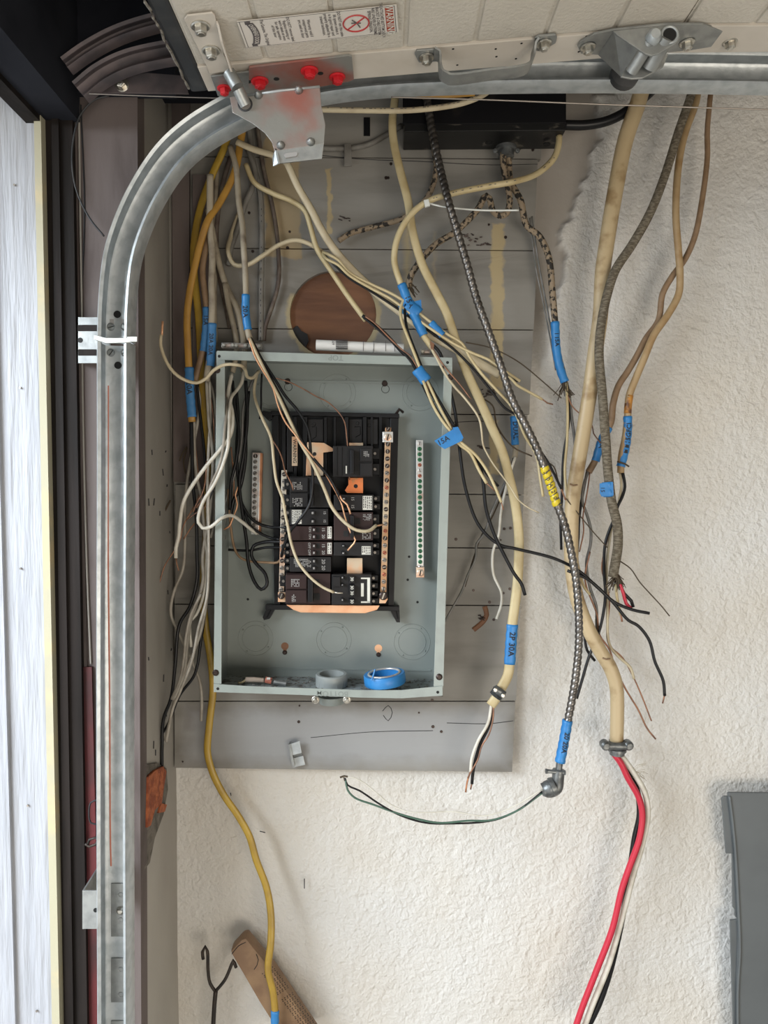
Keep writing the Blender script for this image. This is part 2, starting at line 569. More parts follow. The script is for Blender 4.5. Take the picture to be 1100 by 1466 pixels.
def wall_back():
    x0, x1, z0, z1 = XL, 1.7, ZF, ZC
    nx, nz = 420, 500
    xs = np.linspace(x0, x1, nx)
    zs = np.linspace(z0, z1, nz)
    X, Z = np.meshgrid(xs, zs)
    rng = np.random.RandomState(3)

    def layer(cell, amp):
        gx, gz = int((x1 - x0) / cell) + 3, int((z1 - z0) / cell) + 3
        g = rng.rand(gz, gx)
        fx, fz = (X - x0) / cell, (Z - z0) / cell
        ix, iz = fx.astype(int), fz.astype(int)
        tx, tz = fx - ix, fz - iz
        tx, tz = tx * tx * (3 - 2 * tx), tz * tz * (3 - 2 * tz)
        return amp * ((g[iz, ix] * (1 - tx) + g[iz, ix + 1] * tx) * (1 - tz) + (g[iz + 1, ix] * (1 - tx) + g[iz + 1, ix + 1] * tx) * tz)
    H = layer(0.25, 0.006) + layer(0.10, 0.003) + layer(0.03, 0.0012) + layer(0.010, 0.0014)
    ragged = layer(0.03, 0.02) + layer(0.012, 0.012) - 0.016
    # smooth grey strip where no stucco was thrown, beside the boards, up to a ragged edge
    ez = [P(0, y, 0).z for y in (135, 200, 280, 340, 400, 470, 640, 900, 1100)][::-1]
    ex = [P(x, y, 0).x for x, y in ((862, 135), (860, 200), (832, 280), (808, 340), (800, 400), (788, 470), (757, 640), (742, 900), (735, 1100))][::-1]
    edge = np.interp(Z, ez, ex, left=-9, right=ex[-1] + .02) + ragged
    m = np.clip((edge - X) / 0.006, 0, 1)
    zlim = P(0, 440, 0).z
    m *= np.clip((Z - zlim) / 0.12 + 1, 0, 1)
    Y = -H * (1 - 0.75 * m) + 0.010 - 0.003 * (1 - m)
    verts = np.stack([X, Y - 0.004, Z], -1).reshape(-1, 3)
    idx = np.arange(nx * nz).reshape(nz, nx)
    f = np.stack([idx[:-1, :-1], idx[:-1, 1:], idx[1:, 1:], idx[1:, :-1]], -1).reshape(-1, 4)
    me = bpy.data.meshes.new('wall_back')
    me.from_pydata(verts.tolist(), [], f.tolist())
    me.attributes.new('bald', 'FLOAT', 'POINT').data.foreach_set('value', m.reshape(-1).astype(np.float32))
    for p in me.polygons:
        p.use_smooth = True
    mt = bpy.data.materials.new('stucco')
    mt.use_nodes = True
    nt = mt.node_tree
    N, L = nt.nodes, nt.links
    b = N['Principled BSDF']
    b.inputs['Roughness'].default_value = 0.75
    g = N.new('ShaderNodeNewGeometry')
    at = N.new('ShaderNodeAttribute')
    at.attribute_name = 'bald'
    big = N.new('ShaderNodeTexNoise')
    big.inputs['Scale'].default_value = 3.2
    big.inputs['Detail'].default_value = 5
    L.new(g.outputs['Position'], big.inputs['Vector'])
    r = N.new('ShaderNodeMapRange')
    r.inputs[1].default_value = .35
    r.inputs[2].default_value = .7
    L.new(big.outputs[0], r.inputs[0])
    c1 = N.new('ShaderNodeMix')
    c1.data_type = 'RGBA'
    c1.inputs[6].default_value = (0.66, 0.648, 0.62, 1)
    c1.inputs[7].default_value = (0.60, 0.555, 0.485, 1)
    L.new(r.outputs[0], c1.inputs[0])
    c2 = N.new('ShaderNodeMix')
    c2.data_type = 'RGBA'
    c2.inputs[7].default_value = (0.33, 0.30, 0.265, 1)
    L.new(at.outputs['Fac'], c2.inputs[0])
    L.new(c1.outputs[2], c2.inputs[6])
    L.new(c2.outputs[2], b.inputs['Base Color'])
    n1 = N.new('ShaderNodeTexNoise')
    n1.inputs['Scale'].default_value = 150
    n1.inputs['Detail'].default_value = 4
    n1.inputs['Roughness'].default_value = 0.6
    L.new(g.outputs['Position'], n1.inputs['Vector'])
    v1 = N.new('ShaderNodeTexNoise')
    v1.inputs['Scale'].default_value = 85
    v1.inputs['Detail'].default_value = 1
    v1.inputs['Distortion'].default_value = 0.6
    L.new(g.outputs['Position'], v1.inputs['Vector'])
    a = N.new('ShaderNodeMath')
    a.operation = 'ADD'
    L.new(n1.outputs[0], a.inputs[0])
    L.new(v1.outputs[0], a.inputs[1])
    s = N.new('ShaderNodeMapRange')
    s.inputs[3].default_value = 1
    s.inputs[4].default_value = 0.12
    L.new(at.outputs['Fac'], s.inputs[0])
    q = N.new('ShaderNodeMath')
    q.operation = 'MULTIPLY'
    L.new(a.outputs[0], q.inputs[0])
    L.new(s.outputs[0], q.inputs[1])
    bp = N.new('ShaderNodeBump')
    bp.inputs['Strength'].default_value = 0.55
    bp.inputs['Distance'].default_value = 0.006
    L.new(q.outputs[0], bp.inputs['Height'])
    L.new(bp.outputs[0], b.inputs['Normal'])
    me.materials.append(mt)
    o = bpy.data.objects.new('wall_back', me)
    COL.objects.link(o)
    ORG[o.name] = Vector()
    o['kind'] = 'structure'
    o['label'] = 'rough white stucco garage side wall behind the electrical panel'
    return o


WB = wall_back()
# small nail holes and scratches in the stucco
bm = bmesh.new()
for (x, y, dx, dy) in ((372, 1190, 8, 2), (436, 1258, 0, 14), (330, 1135, 1, 4), (741, 735, 0, 9)):
    add_tube(bm, [P(x, y, -.012), P(x + dx, y + dy, -.012)], .0008)
obj('scratch', bm, 'ink', WB, kind='stuff')

bm = bmesh.new()
add_box(bm, (XL, -9, ZF - .1), (2.6, .3, ZF))
struct('floor', bm, 'concrete', 'grey concrete garage floor')
bm = bmesh.new()
add_box(bm, (-9, -9, ZF - .12), (XL, .3, ZF - .02))
struct('ground', bm, 'drive', 'pale driveway outside the opening')
bm = bmesh.new()
add_box(bm, (XL - .1, -5, ZC), (2.6, .3, ZC + .1))
struct('ceiling', bm, 'ceil', 'dim garage ceiling')
bm = bmesh.new()
add_box(bm, (1.7, -2.6, ZF), (1.8, .3, ZC))
struct('wall_right', bm, 'wallside', 'far garage wall to the right')

# wall_left : the stub of front wall between the corner and the opening
bm = bmesh.new()
add_box(bm, (XL - .09, YJ, ZF), (XL, .03, ZC))
WL = struct('wall_left', bm, 'wallside', 'grey painted stub wall between corner and door track')
# broken plaster with orange brick
zb = [P(0, y, -.15).z for y in (1095, 1215)]


def on_left(px, py, off=0.0):
    """point on the inner face of the left stub wall"""
    return PP(px, py, Vector((XL + off, 0, 0)), Vector((1, 0, 0)))


def leftpoly(name, pts, th, m, **k):
    bm = bmesh.new()
    add_prism(bm, [on_left(x, y, 0.0) for x, y in pts], (th, 0, 0))
    return obj(name, bm, m, WL, **k)


leftpoly('plaster_break', [(206, 1095), (222, 1092), (236, 1100), (238, 1130), (232, 1165), (219, 1200), (212, 1235), (204, 1245)], .003, 'mortar')
leftpoly('brick', [(206, 1112), (216, 1103), (228, 1097), (233, 1104), (229, 1128), (226, 1150), (216, 1160), (210, 1182), (205, 1185)], .007, 'brick', bevel=.0015)
leftpoly('brick', [(226, 1150), (234, 1152), (231, 1162), (222, 1164)], .006, 'brick')
bm = bmesh.new()
for i in range(16):
    x, y = 213 + random.random() * 34, 620 + random.random() * 480
    p = on_left(x, y, .0008)
    add_tube(bm, [p, p + Vector((0, random.uniform(-.004, .004), random.uniform(.002, .012)))], .0009, n=5)
obj('nick', bm, 'ink', WL, kind='stuff')

# jamb, seen end-on


def strip(name, left, right, Y, th, m, label=None, ztop=-60, zbot=1560):
    """vertical board facing the camera; left/right are picture columns at (py=200, py=1400)"""
    bm = bmesh.new()

    def xx(p, y):
        return p[0] + (p[1] - p[0]) * (y - 200) / 1200
    pts = [(xx(left, ztop), ztop), (xx(right, ztop), ztop), (xx(right, zbot), zbot), (xx(left, zbot), zbot)]
    add_prism(bm, [P(a, b, Y) for a, b in pts], (0, th, 0))
    return struct(name, bm, m, label)


strip('trim_1', (106, 132), (197, 202), YJ - .004, .03, 'pink', 'pinkish old painted jamb board behind the door track')
strip('trim_2', (104, 124), (113, 142), YJ - .009, .02, 'redpaint', 'narrow dark red painted jamb edge', ztop=955)
strip('trim_3', (97, 125), (110, 133), YJ - .007, .02, 'pink', 'thin worn edge board beside dark frame')
strip('trim_4', (60, 86), (104, 124), YJ - .016, .05, 'brownframe', 'dark brown door stop frame', ztop=130)
strip('trim_5', (74, 92), (84, 104), YJ - .021, .02, 'brownframe', 'raised lip of the dark door stop frame', ztop=130)
strip('trim_6', (49, 73), (59, 84), YJ - .030, .05, 'creamtrim', 'cream painted edge of the outside trim', ztop=128)
strip('trim_7', (-160, -140), (50, 74), YJ - .024, .05, 'siding', 'white wood grained outside trim board', ztop=135)
strip('trim_8', (-170, -150), (-14, 20), YJ - .030, .05, 'siding', 'outer layer of white wood grained trim', ztop=135)
for x, y in ((21, 265), (29, 555), (30, 814), (40, 1153), (53, 1447)):
    bm = bmesh.new()
    add_lathe(bm, P(x, y, YJ - .025), (0, -1, 0), [(.0016, 0), (.0016, .0016)], 8)
    o = obj('nail_head', bm, 'screw', bpy.data.objects['trim_7'])
# crooked cracks on the pink board
bm = bmesh.new()
for pts in (((116, 150), (121, 300), (118, 420)), ((113, 540), (118, 660), (122, 760), (116, 900), (122, 1030)), ((128, 1040), (130, 1130), (128, 1200), (133, 1330), (138, 1466))):
    add_tube(bm, path3([(x + random.uniform(-1, 1), y) for x, y in pts], YJ - .0045), .0012, n=5)
obj('crack', bm, 'ink', bpy.data.objects['trim_1'], kind='stuff')
# white paint ridge along the jamb
bm = bmesh.new()
add_tube(bm, path3([(113, 150), (115, 300), (117, 430), (119, 600), (124, 800), (130, 950)], YJ - .006), .0013, n=5)
obj('paint_ridge', bm, 'wallside', bpy.data.objects['trim_1'])

# header over the opening: dark inside, white soffit outside
zh = P(0, 165, YJ - .03).z
bm = bmesh.new()
xa, xb = P(57, 165, YJ - .03).x, P(106, 165, YJ - .03).x
add_box(bm, (xa, -3.2, zh), (xb, YJ - .01, ZC))
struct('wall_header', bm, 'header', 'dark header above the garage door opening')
bm = bmesh.new()
add_box(bm, (xa - .022, -3.2, zh - .008), (xa, YJ - .02, zh + .03))
struct('trim_9', bm, 'brownframe', 'dark weather strip along the header')
bm = bmesh.new()
add_box(bm, (xa - .55, -3.2, P(0, 134, YJ - .03).z), (xa - .022, YJ - .03, ZC))
struct('trim_10', bm, 'creamtrim', 'weathered cream soffit trim over the outside')
bm = bmesh.new()
q0, q1 = P(98, 137, YJ - .008), P(252, 137, YJ - .008)
add_box(bm, (q0.x, YJ - .014, q0.z), (q1.x, YJ, ZC))
struct('shade_board', bm, 'header', 'added near-black board giving the shade above the jamb')  # board added to darken the jamb top, where only shade falls
bm = bmesh.new()
q0, q1 = P(190, 139, -.05), P(330, 139, -.05)
add_box(bm, (q0.x, -.19, q0.z), (q1.x, -.03, ZC))
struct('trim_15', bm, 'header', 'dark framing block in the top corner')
# corner upright strips on the side wall, left of the boards
strip('trim_11', (246, 252), (271, 271), -.030, .03, 'pink', 'narrow pinkish upright strip in the wall corner', ztop=100, zbot=690)
o = slab('trim_12', rect(276, 250, 298, 700), -.034, .03, 'pink', label='narrow upright batten beside the yellow cables')
o['kind'] = 'structure'
o = slab('trim_13', rect(215, 100, 246, 1000), -.012, .02, 'wallside', label='dim board strip deep in the corner')
o['kind'] = 'structure'

# ================================================================ BACKBOARD (painted planks)
BY = -0.022
bb = thing('backboard', 'grey painted plank backboard behind the electrical panel', 'board', P(500, 1100, BY))


def plank_material():
    m = mat('plank_paint', (0.240, 0.228, 0.204), 0.55, 0, (0.155, 0.143, 0.124), 12, .40, .78, 0.25, 40, world=True, stretch=(0.35, 1, 2))
    nt = m.node_tree
    N, L = nt.nodes, nt.links
    b = N['Principled BSDF']
    base = N[m['mix']].outputs[2]
    g = N.new('ShaderNodeNewGeometry')
    tn = N.new('ShaderNodeTexNoise')
    tn.inputs['Scale'].default_value = 45
    tn.inputs['Detail'].default_value = 5
    L.new(g.outputs['Position'], tn.inputs['Vector'])
    va = N.new('ShaderNodeVectorMath')
    va.operation = 'MULTIPLY_ADD'
    va.inputs[1].default_value = (0.022, 0, 0.022)
    L.new(tn.outputs['Color'], va.inputs[0])
    L.new(g.outputs['Position'], va.inputs[2])
    sp = N.new('ShaderNodeSeparateXYZ')
    L.new(va.outputs[0], sp.inputs[0])

    def op(o, a, b=None):
        n = N.new('ShaderNodeMath')
        n.operation = o
        for i, v in enumerate((a, b)):
            if v is None:
                continue
            if isinstance(v, (int, float)):
                n.inputs[i].default_value = v
            else:
                L.new(v, n.inputs[i])
        return n.outputs[0]

    def box(x0, y0, x1, y1, soft=.004):
        a, c = P(x0, y0, BY), P(x1, y1, BY)
        cx, cz = (a.x + c.x) / 2 + .011, (a.z + c.z) / 2 + .011
        dx = op('SUBTRACT', op('ABSOLUTE', op('SUBTRACT', sp.outputs[0], cx)), abs(c.x - a.x) / 2)
        dz = op('SUBTRACT', op('ABSOLUTE', op('SUBTRACT', sp.outputs[2], cz)), abs(c.z - a.z) / 2)
        return op('MULTIPLY', op('MAXIMUM', dx, dz), -1 / soft)

    def paint(base, masks, col, amount=1.0):
        cur = None
        for q in masks:
            q = op('MINIMUM', op('MAXIMUM', q, 0), 1)
            cur = q if cur is None else op('MAXIMUM', cur, q)
        if amount != 1:
            cur = op('MULTIPLY', cur, amount)
        mx = N.new('ShaderNodeMix')
        mx.data_type = 'RGBA'
        mx.inputs[7].default_value = (*col, 1)
        L.new(base, mx.inputs[6])
        L.new(cur, mx.inputs[0])
        return mx.outputs[2]
    # bare yellowish wood where battens were pulled off
    base = paint(base, [box(377, 160, 432, 372)], (0.36, 0.275, 0.155), .85)
    base = paint(base, [box(702, 318, 722, 560), box(466, 240, 476, 335, .003), box(575, 300, 592, 500, .012), box(700, 600, 716, 680)], (0.42, 0.33, 0.175), .85)
    base = paint(base, [box(618, 330, 626, 420, .008)], (0.36, 0.29, 0.17), .6)
    # ring of raw wood around the round hole
    c = P(477, 450, BY)
    r = op('SQRT', op('ADD', op('POWER', op('SUBTRACT', sp.outputs[0], c.x + .011), 2), op('POWER', op('SUBTRACT', sp.outputs[2], c.z + .011), 2)))
    ring = op('MULTIPLY', op('SUBTRACT', 66 * mpp(BY) + .004, r), 200)
    left = op('MULTIPLY', op('SUBTRACT', c.z + .045, sp.outputs[2]), 100)
    base = paint(base, [op('MINIMUM', ring, left)], (0.40, 0.33, 0.19), .9)
    # brown stain where an old fitting sat
    base = paint(base, [box(262, 1008, 302, 1050, .012), box(268, 690, 285, 700, .003)], (0.10, 0.075, 0.058), .8)
    # dirty smudge beside the panel
    base = paint(base, [box(640, 870, 668, 950, .05)], (0.12, 0.105, 0.095), .6)
    base = paint(base, [box(255, 1003, 735, 1103, .03)], (0.33, 0.335, 0.34), .75)
    L.new(base, b.inputs['Base Color'])
    return m


M['plank'] = plank_material()


def bx(y):      # right edge of the boards in the picture
    return 777 - (y - 140) * 44 / 963


HC, HR = (477, 450), 62
rows = [(60, 226), (226, 357), (357, 471), (471, 592), (592, 706), (706, 783), (783, 866), (866, 1004), (1004, 1103)]
for i, (a, b) in enumerate(rows):
    g = .8
    jit = random.uniform(-3, 3)
    bm = bmesh.new()
    lx = 250
    sl = (4, 4, 3, 4, 5, 4, 2, 0, 6)[i]      # boards run slightly downhill
    slp = 4 if i == 0 else (4, 4, 3, 4, 5, 4, 2, 0, 6)[i - 1]
    tl, tr, br, bl = (lx, a + g - slp / 2), (bx(a) + jit, a + g + slp / 2), (bx(b) + jit, b - g + sl / 2), (lx, b - g - sl / 2)
    if i == 2:
        y0 = b - g
        th = math.asin((HC[1] - y0) / HR)
        arc = []
        for k in range(25):
            t = th + (math.pi - 2 * th) * k / 24
            t = -math.asin((y0 - HC[1]) / HR) + (math.pi + 2 * math.asin((y0 - HC[1]) / HR)) * k / 24
            arc.append((HC[0] + HR * math.cos(t), HC[1] - HR * math.sin(t)))
        pts = [tl, tr, br] + arc + [bl]
    elif i == 3:
        y0 = a + g
        t0 = math.asin((y0 - HC[1]) / HR)
        arc = []
        for k in range(17):
            t = math.pi - t0 - (math.pi - 2 * t0) * k / 16
            arc.append((HC[0] + HR * math.cos(t), HC[1] + HR * math.sin(t)))
        pts = [tl] + arc + [tr, br, bl]
    else:
        pts = [tl, tr, br, bl]
    add_prism(bm, [P(x, y, BY + random.uniform(-.0004, .0004)) for x, y in pts], (0, .0125, 0))
    obj('plank', bm, 'plank', bb)
slab('backing_panel', rect(395, 370, 560, 520), -.0125, .004, 'rawwood', bb)
slab('peeled_scrap', [(420, 470), (426, 466), (432, 474), (440, 478), (442, 488), (438, 496), (444, 504), (424, 504), (418, 488)], -.0165, .004, 'ink', bb)
# nails, holes, stray staples
bm = bmesh.new()
for x, y in ((415, 332), (412, 355), (357, 305), (362, 360), (745, 213), (763, 215), (560, 235), (724, 340), (700, 322), (687, 455), (622, 476),
             (640, 478), (705, 500), (553, 255), (706, 617), (716, 620), (429, 1010), (428, 1033), (620, 1040), (619, 1002), (632, 1047), (731, 756), (722, 757),
             (717, 773), (653, 772), (678, 845), (730, 843), (721, 849), (707, 887), (701, 862), (556, 255), (262, 842), (262, 1140 - 50), (600, 1020)):
    r = random.uniform(.0016, .0034)
    add_lathe(bm, P(x, y, BY + .001), (0, -1, 0), [(r, 0), (r * .8, .0022)], 8)
obj('nail', bm, 'screwdark', bb, kind='stuff')
bm = bmesh.new()
for cx, cy, n, sp_ in ((492, 312, 7, 9), (672, 342, 16, 12), (693, 350, 8, 8), (690, 560, 18, 14), (700, 565, 10, 9), (686, 640, 8, 6), (470, 500, 4, 5), (688, 885, 9, 5)):
    for k in range(n):
        x, y = cx + random.gauss(0, sp_ * .6), cy + random.gauss(0, sp_ * .35)
        p = P(x, y, BY - .0015)
        a = random.uniform(-.6, .6)
        add_tube(bm, [p, p + Vector((math.cos(a), -.15, math.sin(a))) * random.uniform(.002, .009)], .0009, n=5)
obj('splinter', bm, 'screwdark', bb, kind='stuff')
bm = bmesh.new()
pth = path3([(694, 868), (697, 880), (692, 890), (683, 898), (678, 902)], BY - .001)
add_tube(bm, pth, .0042, .0015, n=6)
obj('torn_fibre', bm, 'rawwood', bb)
bm = bmesh.new()
for pts in (((455, 222), (520, 228), (600, 231), (700, 236), (770, 235)), ((640, 1035), (700, 1036), (735, 1032)), ((445, 1056), (530, 1048), (620, 1046)),
            ((548, 1018), (556, 1010), (562, 1020), (556, 1032), (549, 1024)), ((642, 605), (690, 603), (706, 604))):
    add_tube(bm, path3(pts, BY - .0002), .0006, n=4)
obj('split', bm, 'ink', bb, kind='stuff')

# wooden blocks at left edge of the boards
for k, (x0, y0, x1, y1) in enumerate(((251, 694, 290, 768), (251, 768, 290, 856))):
    slab('end_block', rect(x0, y0, x1, y1), BY - .008, .008, 'plank', bb, bevel=.001)

# ================================================================ ELECTRICAL PANEL
YF, YK = -0.120, -0.026
C4 = [P(311, 503, YF), P(647, 512, YF), P(634, 997, YF), P(306, 990, YF)]     # TL TR BR BL
pn = thing('electrical_panel', 'open grey metal electrical panel with black breakers on plank backboard', 'electrical panel', (C4[3] + C4[2]) / 2)


def at_depth(v, y):
    return Vector((v.x, y, v.z))


bm = bmesh.new()
add_prism(bm, [at_depth(c, YK) for c in C4], (0, .0015, 0))
obj('back_plate', bm, 'box', pn)
th = .0016
for nm, i, j, m in (('side_wall', 0, 3, 'box'), ('side_wall', 1, 2, 'box'), ('top_wall', 0, 1, 'box'), ('bottom_wall', 3, 2, 'boxdirty')):
    a, b = C4[i], C4[j]
    d = (b - a).normalized()
    inward = Vector((0, 1, 0)).cross(d)
    mid = (C4[0] + C4[2]) / 2
    if (mid - a).dot(inward) < 0:
        inward = -inward
    bm = bmesh.new()
    add_prism(bm, [a, b, b + inward * th, a + inward * th], (0, YK - YF, 0))
    obj(nm, bm, m, pn)
slab('lip', [(310, 503), (322, 504), (322, 560), (322, 735), (318, 742), (318, 770), (317, 979), (306, 979)], YF - .0015, .0017, 'boxlip', pn, bevel=.0005)
slab('lip', [(311, 502), (648, 512), (648, 524), (311, 515)], YF - .0030, .0017, 'boxlip', pn, bevel=.0005)
slab('lip', [(636, 524), (648, 524), (635, 985), (621, 983)], YF - .0015, .0017, 'boxlip', pn, bevel=.0005)
slab('lip', [(306, 979), (350, 982), (430, 985), (520, 988), (575, 988), (634, 982), (634, 996), (575, 1000), (520, 999), (430, 995), (306, 991)], YF - .0030, .0017, 'boxlip', pn, bevel=.0005)
# inner shadow rib along top and bottom of the back plate
for x0, y0, x1, y1 in ((345, 543, 612, 546), (343, 955, 617, 957)):
    slab('pressed_rib', [(x0, y0), (x1, y0 + 4), (x1, y1 + 4), (x0, y1)], YK - .0016, .0016, 'box', pn)


def ring(c, r, Y=YK):
    bm = bmesh.new()
    for q in (r, r * .76):
        add_torus(bm, P(c[0], c[1], Y), (0, 1, 0), q * mpp(Y), .0006, 36, 6)
    for k in range(4):
        a = .6 + k * math.pi / 2
        add_lathe(bm, P(c[0] + math.cos(a) * r * .88, c[1] + math.sin(a) * r * .88, Y), (0, -1, 0), [(.0016, 0), (.0009, .0012)], 8)
    return obj('knockout', bm, 'box', pn, sm='all')


for c, r in (((483, 562), 26), ((602, 562), 26), ((388, 562), 24), ((478, 916), 25), ((590, 919), 26), ((366, 914), 25)):
    ring(c, r)
for c in ((412, 546), (551, 549)):      # mounting screws with open keyholes
    bm = bmesh.new()
    add_torus(bm, P(c[0] + 1, c[1] + 8, YK), (0, 1, 0), 5.5 * mpp(YK), .0005, 20, 5)
    obj('keyhole', bm, 'slot', pn)
    bm = bmesh.new()
    add_lathe(bm, P(c[0], c[1], YK), (0, -1, 0), [(.0052, 0), (.0052, .001), (.0038, .003)], 12)
    obj('mounting_screw', bm, 'screwdark', pn)
for c in ((408, 925), (542, 928)):
    bm = bmesh.new()
    add_lathe(bm, P(c[0], c[1], YK), (0, -1, 0), [(5.5 * mpp(YK), 0), (5.5 * mpp(YK), .0004)], 18)
    add_prism(bm, [P(x + c[0], y + c[1], YK - .0004) for x, y in ((-2.5, 3), (2.5, 3), (2.5, 11), (-2.5, 11))], (0, .0004, 0))
    obj('keyhole', bm, 'rawwood' if c[0] < 500 else 'copper_plate', pn)
    bm = bmesh.new()
    add_lathe(bm, P(c[0], c[1] + 9, YK), (0, -1, 0), [(.004, 0), (.004, .001), (.0025, .0025)], 12)
    obj('mounting_screw', bm, 'screwdark', pn)
for x, y in ((586, 797), (584, 830), (355, 858), (598, 862)):
    bm = bmesh.new()
    add_lathe(bm, P(x, y, YK), (0, -1, 0), [(.0022, 0), (.0020, .0003)], 10)
    obj('small_hole', bm, 'slot', pn)
for x, y, Y in ((314, 510, YF - .003), (641, 519, YF - .003), (312, 986, YF - .003), (627, 991, YF - .003)):
    bm = bmesh.new()
    add_lathe(bm, P(x, y, Y), (0, -1, 0), [(.0024, 0), (.0022, .0004)], 10)
    obj('screw_hole', bm, 'slot', pn)
for x, y in ((309, 963), (311, 530), (629, 969), (645, 540)):
    bm = bmesh.new()
    add_lathe(bm, P(x, y, YF - .0015), (0, -1, 0), [(.0052, 0), (.0052, .0008), (.003, .0024)], 12)
    obj('cover_screw', bm, 'screwdark', pn)
bm = bmesh.new()
dx = (C4[1] - C4[0]).normalized()
up = Vector((0, -1, 0)).cross(dx)
flat_text(bm, 'TOP', 15 * mpp(YK), P(424, 577, YK), dx, up, (0, -1, 0), .0006)
obj('embossed_top_word', bm, 'box', pn)
bm = bmesh.new()
flat_text(bm, 'TOP', 11 * mpp(YF), P(481, 512, YF - .003), -dx, -up, (0, -1, 0), .0004)
obj('embossed_top_word', bm, 'box', pn)
bm = bmesh.new()
flat_text(bm, 'BOTTOM', 11 * mpp(YF), P(476, 993, YF - .003), -dx, -up, (0, -1, 0), .0004)
obj('embossed_bottom_word', bm, 'box', pn)

# ---- black interior
YB = -.040
slab('breaker_base', [(391, 590), (570, 594), (563, 872), (393, 868)], YB, .012, 'plastic', pn, bevel=.001)
slab('base_rim', [(387, 588), (572, 592), (572, 598), (389, 594)], YB - .010, .012, 'plastic', pn, bevel=.001)
slab('base_rim', [(559, 598), (571, 598), (564, 872), (556, 872)], YB - .006, .008, 'plastic', pn, bevel=.001)
slab('base_rim', [(389, 594), (399, 594), (401, 868), (393, 868)], YB - .006, .008, 'plastic', pn, bevel=.001)
slab('base_rim', [(380, 866), (572, 868), (572, 875), (380, 873)], YB - .012, .016, 'plastic', pn, bevel=.001)
# moulded ridges seen in the empty upper slots
for x0, x1, d in ((404, 409, .010), (421, 425, .014), (434, 440, .016), (464, 468, .016), (478, 481, .012), (494, 499, .018), (520, 525, .018), (531, 534, .012), (543, 547, .010)):
    slab('moulded_rib', [(x0, 597), (x1, 597), (x1, 682), (x0, 682)], YB - d, d, 'plastic', pn)
for x0, x1, y1 in ((441, 463, 633), (500, 519, 636), (526, 541, 636), (411, 420, 676)):
    slab('moulded_pocket', rect(x0, 600, x1, y1), YB - .010, .010, 'breaker', pn, bevel=.0008)
for x, y in ((450, 607), (512, 606), (529, 609)):
    bm = bmesh.new()
    add_lathe(bm, P(x, y, YB - .010), (0, -1, 0), [(.0028, 0), (.0022, .0014)], 12)
    obj('rivet', bm, 'slot', pn)
for pts in (((447, 611), (453, 611), (453, 625), (447, 629)), ((508, 611), (516, 611), (516, 622), (509, 626))):
    bm = bmesh.new()
    add_tube(bm, [P(x, y, YB - .0102) for x, y in pts], .0008, n=4)
    obj('moulded_line', bm, 'slot', pn)
slab('tin_busbar', [(440, 633), (464, 634), (477, 642), (477, 646), (463, 648), (463, 681), (438, 681)], YB - .022, .002, 'tin', pn, bevel=.0004)
slab('tin_busbar', rect(500, 634, 520, 638), YB - .022, .002, 'tin', pn)
slab('brass_label', rect(418, 625, 426, 667), YB - .018, .002, 'tin', pn)
bm = bmesh.new()
flat_text(bm, 'WARNING', 7 * mpp(YB), P(422, 646, YB - .018), (0, 0, -1), (1, 0, 0), (0, -1, 0), .0003)
obj('printed_lettering', bm, 'ink', pn)
bm = bmesh.new()
add_lathe(bm, P(450.5, 650, YB - .022), (0, -1, 0), [(.0032, 0), (.0030, .0004)], 14)
obj('busbar_hole', bm, 'slot', pn)
slab('copper_stab', [(499, 684), (520, 684), (520, 706), (497, 706), (494, 702), (499, 694)], YB - .030, .002, 'bright_copper', pn, bevel=.0004)
bm = bmesh.new()
add_lathe(bm, P(509.5, 696, YB - .030), (0, -1, 0), [(.0034, 0), (.0032, .0004)], 14)
obj('busbar_hole', bm, 'slot', pn)
slab('copper_stab', rect(497, 799, 519, 821), YB - .030, .002, 'tin', pn, bevel=.0004)
slab('bottom_copper_strap', [(410, 866), (544, 867), (540, 873), (523, 878), (431, 877), (420, 873)], YB - .040, .004, 'copper_plate', pn, bevel=.0006)
# bracket feet
for pts in (((391, 868), (396, 868), (386, 886), (378, 888), (376, 884), (383, 868)), ((562, 869), (572, 869), (573, 891), (568, 891), (560, 876)), ((378, 588), (394, 592), (392, 598), (384, 602), (372, 590))):
    slab('mounting_foot', pts, YB - .006, .016, 'plastic', pn, bevel=.0006)
bm = bmesh.new()
for pts in (((388, 873), (382, 884)), ((567, 872), (570, 886))):
    add_tube(bm, [P(x, y, YB - .0065) for x, y in pts], .0009, n=4)
obj('foot_web', bm, 'breaker', pn)
bm = bmesh.new()
add_tube(bm, [P(566, 594, YB), P(572, 586, YB - .01), P(577, 590, YB)], .0025, n=6)
obj('mounting_hook', bm, 'screwdark', pn)


# ---- bars with screws
def bar(name, top, bot, wpx, Y, th, m, lab):
    (x0, y0), (x1, y1) = top, bot
    o = slab(name, [(x0 - wpx / 2, y0), (x0 + wpx / 2, y0), (x1 + wpx / 2, y1), (x1 - wpx / 2, y1)], Y, th, m, pn, bevel=.0006, label=lab)
    return o


def screw_mesh(r, m, dark='slot'):
    bm = bmesh.new()
    add_lathe(bm, (0, 0, 0), (0, -1, 0), [(r, 0), (r, .0010), (r * .7, .0016)], 12)
    me = bpy.data.meshes.new('terminal_screw')
    a = random.uniform(0, 3)
    f0 = len(bm.faces)
    d = Vector((math.cos(a), 0, math.sin(a)))
    e = Vector((-math.sin(a), 0, math.cos(a)))
    o = Vector((0, -.0017, 0))
    bm.faces.new([bm.verts.new(o + d * r * .75 * s + e * r * .16 * t) for s, t in ((-1, -1), (1, -1), (1, 1), (-1, 1))])
    bmesh.ops.recalc_face_normals(bm, faces=bm.faces)
    bm.faces.ensure_lookup_table()
    for i, f in enumerate(bm.faces):
        f.material_index = 1 if i >= f0 else 0
    bm.to_mesh(me)
    bm.free()
    me.materials.append(M[m])
    me.materials.append(M[dark])
    return me


